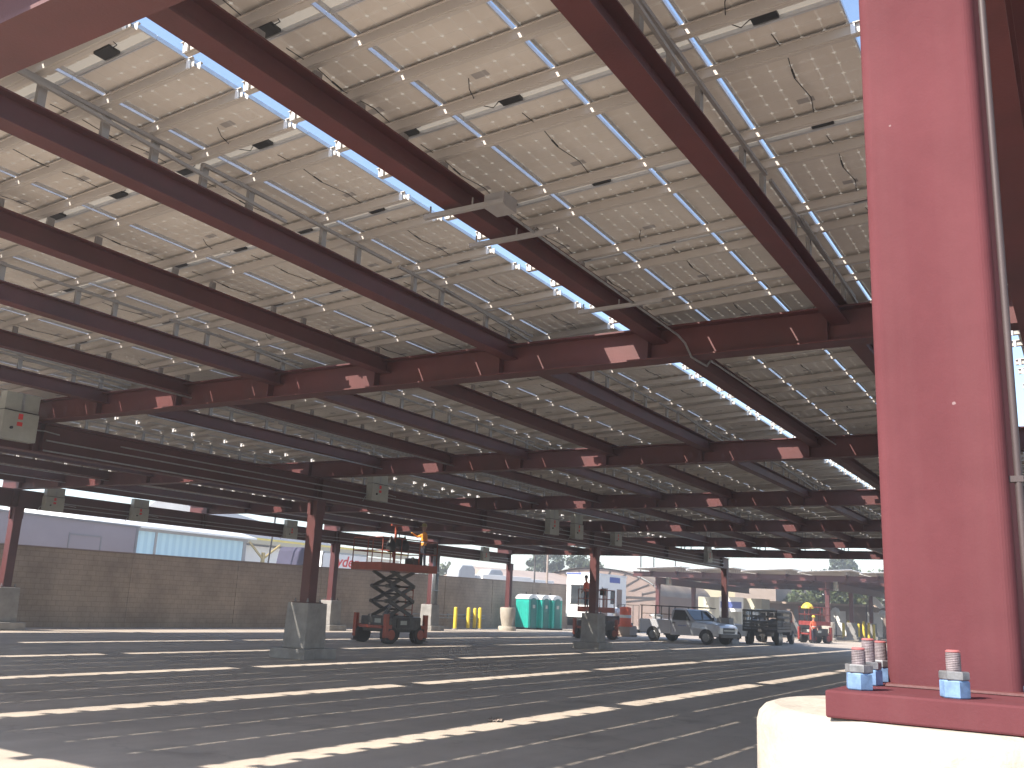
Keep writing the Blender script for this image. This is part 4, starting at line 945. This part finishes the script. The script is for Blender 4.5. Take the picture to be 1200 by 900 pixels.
b = MB(); b.box(-0.2, 24, -1.2, -0.02, 6.0, 6.55); b.box(-0.2, 24, -1.21, -1.201, 6.35, 6.53, 1); b.build('fascia', [M['cream'], M['yellow']], e)
b = MB(); b.add([(-2, -0.8, 6.56), (25, -0.8, 6.56), (25, 8, 6.9), (-2, 8, 10.6), (-2, 16, 6.56), (25, 16, 6.56)], [(0, 1, 2, 3), (3, 2, 5, 4), (0, 3, 4), (1, 2, 5), (0, 1, 5, 4)]); b.build('roof', M['roofdark'], e)
b = MB(); b.bar((1.0, -2.2, 0), (1.0, -2.2, 5.2), 0.25, 0.25); b.bar((1.0, -2.2, 4.6), (-0.8, -2.2, 6.0), 0.15, 0.15); b.bar((1.0, -2.2, 4.6), (3.0, -2.2, 6.0), 0.15, 0.15); b.build('canopy_post', M['ochre'], e)
tag(e, 'white walled warehouse with yellow edged canopy and grey roof', 'building')
# freight trailer with red lettering
e = empty('box_trailer', (47.4, 43.2, 0))
b = MB(); b.box(0, 4.5, 0, 2.6, 1.15, 4.50); bevel(b.build('cargo_box', M['white'], e), 0.02)
b = MB(); b.box(-0.01, 4.51, -0.012, -0.001, 4.40, 4.52); b.build('rail', M['galv'], e); b = MB(); b.box(-0.01, 4.51, -0.012, -0.001, 1.12, 1.25); b.build('rail', M['galv'], e)
b = MB(); b.box(0.3, 4.3, 0.5, 2.1, 0.85, 1.149); b.build('underframe', M['darkmetal'], e)
for x in (2.6, 3.7):
    for s, y in ((-1, 0.14), (1, 2.46)): wheel(e, x, y, 0.48, 0.26, s)
for x in (0.6, 1.1): b = MB(); b.bar((x, 0.5, 0), (x, 0.5, 0.85), 0.08, 0.08); b.build('landing_leg', M['darkmetal'], e)
cu = bpy.data.curves.new('lettering', 'FONT'); cu.body = 'Ryder'; cu.size = 1.02; cu.shear = 0.22; cu.offset = 0.012; cu.extrude = 0.006
to = bpy.data.objects.new('lettering_src', cu); COL.objects.link(to)
dg = bpy.context.evaluated_depsgraph_get(); tm = bpy.data.meshes.new_from_object(to.evaluated_get(dg)); bpy.data.objects.remove(to)
tm.materials.clear(); tm.materials.append(M['redtext'])
to = child('lettering', tm, e); to.rotation_euler = (R(90), 0, 0); to.location = (0.68, -0.014, 3.60); to.scale = (1.18, 1, 1)
tag(e, 'white box trailer with red lettering showing above the block wall', 'trailer')
# dark draped shape, whip pole, small pipe
b = MB(); prof = [(-0.9, 2.6), (0.75, 2.6), (1.05, 3.3), (1.15, 4.0), (0.95, 4.38), (0.5, 4.5), (-0.6, 4.45), (-0.75, 4.2), (-0.9, 3.4)]
b.prism(prof, -0.9, 0.9, 'y'); b.box(-0.8, 0.8, -0.8, 0.8, 0, 2.599, 1)
o = bevel(b.build('wind_fairing', [M['oxblood'], M['darkmetal']]), 0.12, 3); o.location = (43.8, 42.0, 0); tag(o, 'dark rounded truck cab top rising over the wall beside a thin pole', 'truck cab')
b = MB(); b.tube([(0, 0, 0), (0.02, 0, 3.4)], 0.05, 8); b.tube([(0.02, 0, 3.4), (0.25, 0, 6.3)], [0.045, 0.06], 8, 1); b.box(-0.1, 0.1, -0.1, 0.1, 0, 0.05)
o = b.build('thin_pole', [M['galv'], M['darkmetal']]); o.location = (41.6, 42.2, 0); tag(o, 'thin dark pole leaning slightly in front of the yellow edged building', 'pole')
b = MB(); b.tube([(0, 0, 0), (0, 0, 4.1), (0.06, 0, 4.25), (0.14, 0, 4.3)], 0.035, 8); o = b.build('vent_pipe', M['darkmetal']); o.location = (45.0, 41.0, 0); tag(o, 'short bent vent pipe poking above the wall in front of the white trailer', 'pipe')
# rental truck cabs seen over the wall
def cabtop(x, y, label):
    e = empty('box_truck', (x, y, 0), R(-20))
    b = MB(); b.prism([(-1.0, 3.0), (0.9, 3.0), (0.85, 4.35), (0.55, 4.62), (-0.55, 4.62), (-0.85, 4.2)], -0.85, 0.85, 'y'); bevel(b.build('wind_fairing', M['bluegrey2'], e), 0.12, 3)
    b = MB(); b.box(-1.3, 1.3, -1.0, 1.0, 0.9, 2.999); bevel(b.build('cab', M['white'], e), 0.1, 3)
    b = MB(); b.box(1.35, 6.6, -1.2, 1.2, 1.1, 3.95); bevel(b.build('cargo_box', M['white'], e), 0.03)
    for xx in (-0.3, 5.0):
        for s in (-1, 1): wheel(e, xx, s*0.95, 0.45, 0.26, s)
    tag(e, label, 'truck', 'white box trucks behind the wall')
M['bluegrey2'] = mat('pale fairing', (0.42, 0.43, 0.45), 0.4, var=0.05)
cabtop(65.8, 44.6, 'white box truck with rounded roof fairing behind the wall, left one of two')
cabtop(72.8, 46.2, 'white box truck with rounded roof fairing behind the wall, right one of two')
b = MB(); b.tube([(0, 0, 0), (0, 0, 5.9)], 0.07, 8); b.box(-0.12, 0.12, -0.12, 0.12, 0, 0.06); o = b.build('utility_pole', M['darkmetal']); o.location = (72.6, 41.5, 0); tag(o, 'short dark post rising above the wall left of the pot plinth column', 'pole')
b = MB(); b.tube([(0, 0, 0), (0, 0, 9.6)], [0.11, 0.08], 10); b.bar((-0.9, 0, 9.0), (0.9, 0, 9.0), 0.09, 0.09); o = b.build('utility_pole', M['tan']); o.location = (72.7, 40.3, 0); tag(o, 'tall pale pole in front of the dark tree above the portable toilets', 'pole')
# dusty roofs beyond the wall
e = empty('shed', (80, 49, 0), R(-12))
b = MB(); b.box(0, 26, 0, 9, 0, 3.9); b.build('wall', M['brownwall'], e)
b = MB(); b.add([(-0.5, -0.5, 3.91), (26.5, -0.5, 3.91), (26.5, 4.5, 5.2), (-0.5, 4.5, 5.2), (26.5, 9.5, 3.91), (-0.5, 9.5, 3.91)], [(0, 1, 2, 3), (3, 2, 4, 5), (0, 3, 5), (1, 4, 2), (0, 1, 4, 5)]); b.build('roof', M['roofpink'], e)
tag(e, 'low building with pale pink roof behind the portable toilets', 'building')
e = empty('arched_shed', (88, 56, 0), R(-10))
pts = [(5.2*math.cos(R(a)), 3.3+1.9*math.sin(R(a))) for a in range(0, 181, 12)]
b = MB(); b.prism([(-5.2, 0)]+[(5.2, 0)]+pts, 0, 10, 'x'); b.build('shell', M['tan'], e); tag(e, 'small arched roof shed beyond the wall left of the toilets', 'building')

# quonset hangar
e = empty('quonset_hangar', (93.5, 46.0, 0))
Rr = 7.6; arc = [(Rr*math.cos(R(a)), 2.9+2.9*math.sin(R(a))) for a in range(0, 181, 9)]
b = MB(); n = len(arc); vs = [(x, y, z) for x in (0, 15) for y, z in arc] + [(x, y*1.02, z+0.12) for x in (-0.3, 15.3) for y, z in arc]
fs = [(i, i+1, n+i+1, n+i) for i in range(n-1)] + [(2*n+i, 3*n+i, 3*n+i+1, 2*n+i+1) for i in range(n-1)] + [(i, 2*n+i, 2*n+i+1, i+1) for i in range(n-1)]
b.add(vs[2*n:], [(i, i+1, n+i+1, n+i) for i in range(n-1)], 0, True); b.build('roof', M['quonset'], e)
b = MB(); b.prism([(-Rr, 0), (Rr, 0)]+arc, 0.02, 0.2, 'x'); b.box(0.2, 15, -Rr+0.02, -Rr+0.2, 0, 2.95); b.box(0.2, 15, Rr-0.2, Rr-0.02, 0, 2.95); b.build('wall', M['brownwall'], e)
b = MB()
for a in range(0, 181, 15): b.bar((-0.03, 0, 2.0), (-0.03, Rr*0.97*math.cos(R(a)), 2.9+2.8*math.sin(R(a))), 0.06, 0.12)
b.bar((-0.03, -Rr, 2.95), (-0.03, Rr, 2.95), 0.1, 0.15); b.build('truss', M['darkmetal'], e)
b = MB(); b.box(-0.08, -0.02, -5.6, -3.2, 3.0, 3.5); b.build('sign_panel', M['brownwall'], e)
tag(e, 'brown quonset hangar with curved ribbed tan roof behind the office trailer', 'building')
b = MB(); b.box(0, 13, 0, 0.25, 0, 3.1); o = b.build('garden_wall', M['brownwall']); o.location = (90, 37.0, 0); tag(o, 'plain brown wall in front of the curved hangar roof', 'wall')
e = empty('warehouse', (119, 37.8, 0), R(0))
b = MB(); b.box(0, 24, 0, 9, 0, 5.8); b.build('wall', M['cream'], e); b = MB(); b.box(-0.3, 24.3, -0.3, 9.3, 5.801, 6.1); b.build('roof', M['roofwhite'], e)
tag(e, 'cream flat roofed building behind the end of the hangar', 'building')
e = empty('warehouse', (115.5, 32.6, 0))
b = MB(); b.prism([(0, 0), (5.0, 0), (5.0, 5.0), (1.0, 5.9), (0, 5.9)], 0, 16, 'x'); b.build('wall', M['tan'], e)
b = MB(); b.box(-0.1, -0.02, 0, 5.0, 3.05, 3.25); b.build('canopy_edge', M['roofwhite'], e); b = MB(); b.box(-0.04, -0.01, 1.2, 2.6, 1.6, 2.8); b.build('window', M['darkwin'], e)
tag(e, 'tan building with sloping roof end behind the dark stake truck', 'building')
o = MB(); o.box(0, 2.6, 0, 6.2, 0, 3.2); c = o.build('shipping_container', M['container']); c.location = (89.5, 26.6, 0); tag(c, 'cream corrugated container above the bed of the stake truck', 'container')
b = MB(); b.box(0, 0.05, 0, 2.2, 1.9, 3.15); b.box(-0.01, -0.001, 0.15, 2.05, 2.2, 2.75, 1); b.bar((0.02, 0.1, 0), (0.02, 0.1, 1.9), 0.06, 0.06); b.bar((0.02, 2.1, 0), (0.02, 2.1, 1.9), 0.06, 0.06)
o = b.build('sign_board', [M['white'], M['signblue']]); o.location = (83.0, 26.3, 0); tag(o, 'small blue and white sign board behind the end column', 'sign')
e = empty('long_shed', (102, 13.5, 0))
b = MB(); b.box(0, 8, 0, 19, 0, 3.0); b.build('wall', M['brownwall'], e)
b = MB(); b.box(-0.5, 8.5, -0.4, 19.4, 3.01, 3.22); b.build('roof', M['roofpink'], e)
for k in range(5):
    b = MB(); b.box(-0.03, -0.002, 1.0+3.6*k, 2.6+3.6*k, 0.1, 2.5); b.build('door', M['white' if k < 3 else 'roofdark'], e)
tag(e, 'long low brown shed with white doors behind the far carport', 'building')
b = MB(); b.box(-2.2, 2.2, -2.2, 2.2, 0, 6.1, 0); b.box(-2.4, 2.4, -2.4, 2.4, 6.101, 6.3, 0); b.box(-4.8, -2.3, -5.6, -1.2, 0, 5.6, 1)
o = b.build('silo_tower', [M['bluegrey'], M['white']]); o.location = (157, 38.5, 0); tag(o, 'blue grey tower block with white annex far beyond the sheds', 'tower')
for i, (x, y) in enumerate(((95.3, 21.2), (98.9, 17.6))):
    b = MB(); r_ = 0.42 if i == 0 else 0.4
    b.lathe([(0.02, 2.35-r_), (r_*.7, 2.35-r_*.7), (r_, 2.35), (r_*.7, 2.35+r_*.7), (0.02, 2.35+r_)], 14); b.tube([(0, 0, 0), (0, 0, 2.0)], 0.04, 6, 1)
    o = b.build('globe_lamp', [M['roofwhite'], M['darkmetal']]); o.location = (x, y, 0 if i == 0 else 1.6); 
    if i: o.location.z = 0
    tag(o, ['white globe on a post left of the yellow posts under the far carport', 'white globe on a post right of the yellow posts under the far carport'][i], 'globe lamp', 'globe lamps')
b = MB(); b.bar((0, 0, 0), (0, 0, 2.9), 0.08, 0.08, 1); b.add([(0, 0, 4.4), (0.1, -0.5, 4.3), (0.2, -1.7, 3.0), (0.1, -1.2, 2.8), (0.0, -0.5, 3.4)], [(0, 1, 2, 3, 4)]); b.bar((0, 0, 2.9), (0, -0.2, 4.4), 0.06, 0.06, 1)
o = b.build('banner', [M['white'], M['darkmetal']]); sm = o.modifiers.new('s', 'SOLIDIFY'); sm.thickness = 0.02; o.location = (98, 18.9, 0); tag(o, 'white slanting banner on a pole in front of the trees at right', 'banner')
for i, (x, y, h_) in enumerate(((117.9, 51.2, 9.2), (118.5, 49.6, 9.2), (126, 49.5, 9.3))):
    b = MB(); b.tube([(0, 0, 0), (0, 0, h_)], [0.12, 0.09], 8); b.bar((0, -0.5, h_-0.5), (0, 0.5, h_-0.5), 0.06, 0.06) if i == 2 else None; b.box(-.2, .2, -.2, .2, 0, .05)
    o = b.build('utility_pole', M['darkmetal']); o.location = (x, y, 0); tag(o, ['left one of two plain posts rising over the far carport corner', 'right one of two plain posts rising over the far carport corner', 'utility pole with a crossbar above the far carport roof'][i], 'pole', 'poles over the far carport')

# ------------------------------------------------------------------ trees
def tree(x, y, h, rw, label, leaf='leafg', n=2600, name='tree', base=0.25, cone=0.0, seed=1, open_=0.0, ls=0.28):
    rnd = random.Random(seed); e = empty(name, (x, y, 0))
    b = MB(); b.tube([(0, 0, 0), (0.1, 0, h*0.3), (-0.05, 0.1, h*0.65), (0, 0, h*0.95)], [h*0.03, h*0.022, h*0.012, 0.02], 10)
    tips = []
    for k in range(16):
        a = k*2.4+rnd.uniform(-.3, .3); z = h*(base+0.08+(0.85-base)*k/16); rr = rw*(1-cone*(z/h-base)/(1-base))*rnd.uniform(0.6, 0.95)
        t = Vector((rr*math.cos(a), rr*math.sin(a), z+rnd.uniform(0.2, 0.1*h))); tips.append(t)
        b.tube([(0, 0, z-0.05*h), tuple(t*0.5+Vector((0, 0, z*0.5))), tuple(t)], [h*0.01, h*0.006, 0.01], 5)
    b.build('trunk', M['bark'], e)
    clumps = []
    for k in range(46):
        a = rnd.uniform(0, 2*PI); zz = rnd.uniform(base, 0.97); prof = (1-cone*(zz-base)/(1-base))*math.sqrt(max(0.05, 1-((zz-0.58)/0.47)**2)) if cone < 0.5 else (1-cone*(zz-base)/(1-base))
        rr = rw*prof*math.sqrt(rnd.uniform(0.15, 1)); clumps.append((Vector((rr*math.cos(a), rr*math.sin(a), h*zz)), rnd.uniform(0.16, 0.34)*rw*(1.15-0.5*cone)))
    b = MB()
    for k in range(n):
        c, cr_ = clumps[rnd.randrange(len(clumps))]
        d = Vector((rnd.gauss(0, 1), rnd.gauss(0, 1), rnd.gauss(0, 0.7))).normalized()*cr_*rnd.uniform(0.5, 1.08)
        p = c+d; s = ls*rnd.uniform(0.6, 1.3)
        u = Vector((rnd.gauss(0, 1), rnd.gauss(0, 1), rnd.gauss(0, 1))).normalized(); v = u.cross(Vector((rnd.gauss(0, 1), rnd.gauss(0, 1), rnd.gauss(0, 1)))).normalized()
        b.add([p-u*s, p+v*s*0.5, p+u*s, p-v*s*0.5], [(0, 1, 2, 3)])
    b.build('crown', M[leaf], e, fix=False)
    tag(e, label, 'tree')
tree(117, 65.2, 12.5, 2.7, 'tall dark tree left of the pale pole above the toilets', 'leafd', 6000, seed=1, cone=0.2, base=0.12, ls=0.24)
tree(110.5, 56.2, 8.3, 2.7, 'broad dark green tree above the white office trailer', 'leafd', 5000, seed=2, base=0.3, ls=0.22)
tree(98, 70, 5.8, 2.4, 'low pale bushy tree beyond the pink roof', 'leafg', 1500, seed=3)
tree(92, 78, 5.6, 2.2, 'small faint tree between the fairing trucks and the pot plinth column', 'leafg', 1300, seed=8)
tree(128, 36.0, 6.2, 2.1, 'round reddish brown tree between the tan building and the tower', 'leafr', 2600, seed=4)
tree(139, 29.5, 10.9, 2.0, 'tall sparse pine whose top shows above the far carport roof', 'leafd', 2600, name='pine_tree', seed=5, base=0.4, ls=0.3)
tree(113, 25.5, 6.6, 4.4, 'large green tree behind the far carport, left one of the group', 'leafg', 4200, seed=6, base=0.12)
tree(112, 20.8, 6.9, 4.2, 'large green tree behind the far carport, in the middle of the group', 'leafg', 4200, seed=7, base=0.12)
tree(113, 15.8, 6.4, 4.4, 'large green tree behind the far carport, beside the near column', 'leafd', 3600, seed=9, base=0.12)
tree(118, 30.2, 4.4, 2.6, 'small pale shrub like tree beside the tower', 'leafg', 1500, seed=10, base=0.1)

# ------------------------------------------------------------------ rag on the asphalt
b = MB(); rnd = random.Random(5); n = 9
for i in range(n):
    for j in range(n):
        x, y = i/(n-1)-.5, j/(n-1)-.5
        b.v.append(Vector((x*0.34, y*0.2, 0.008+0.035*max(0, noise.noise(Vector((x*6, y*6, 2)))+0.3))))
for i in range(n-1):
    for j in range(n-1): b.f.append((i*n+j, i*n+j+1, (i+1)*n+j+1, (i+1)*n+j)); b.mi.append(0); b.sm.append(True)
o = b.build('crumpled_rag', M['tan']); sm = o.modifiers.new('s', 'SOLIDIFY'); sm.thickness = 0.004; sm.offset = 1; o.location = (12.22, 7.54, 0.0); o.rotation_euler.z = 0.5
tag(o, 'small crumpled brown rag lying on the sunlit strip of asphalt', 'rag')

# ------------------------------------------------------------------ air
hm, hnt, hN, hL = nm('thin haze'); ho = hN.new('ShaderNodeOutputMaterial'); hv = hN.new('ShaderNodeVolumePrincipled')
hv.inputs['Color'].default_value = (0.93, 0.90, 0.92, 1); hv.inputs['Density'].default_value = HAZE; hv.inputs['Anisotropy'].default_value = 0.3
hL.new(hv.outputs[0], ho.inputs['Volume'])
b = MB(); b.box(-115, 485, -245, 465, -1, 15); tag(b.build('haze', hm), kind='stuff')
# ------------------------------------------------------------------ light
to_sun = Vector((-0.94, 0.495, 1.0)).normalized()
elev = math.asin(to_sun.z); az = math.atan2(to_sun.x, to_sun.y)
sun = bpy.data.lights.new('sun', 'SUN'); sun.energy = 3.7; sun.angle = R(0.5); sun.color = (1.0, 0.93, 0.82)
so = bpy.data.objects.new('sun', sun); COL.objects.link(so); so.rotation_euler = to_sun.to_track_quat('Z', 'Y').to_euler()
wd = bpy.data.worlds.new('World'); scene.world = wd; wd.use_nodes = True
nt = wd.node_tree; bg = nt.nodes['Background']; sk = nt.nodes.new('ShaderNodeTexSky'); sk.sky_type = 'NISHITA'
sk.sun_disc = False; sk.sun_elevation = elev; sk.sun_rotation = az; sk.air_density = 1.0; sk.dust_density = 0.4; sk.ozone_density = 1.0
nt.links.new(sk.outputs[0], bg.inputs[0]); bg.inputs[1].default_value = 0.11
vs_ = scene.view_settings; vs_.view_transform = 'Standard'; vs_.look = 'None'; vs_.gamma = 1.0; vs_.exposure = 1.66; vs_.use_curve_mapping = False
cy = scene.cycles; cy.max_bounces = 8; cy.diffuse_bounces = 5; cy.glossy_bounces = 3; cy.transmission_bounces = 4; cy.transparent_max_bounces = 6
cy.sample_clamp_indirect = 6
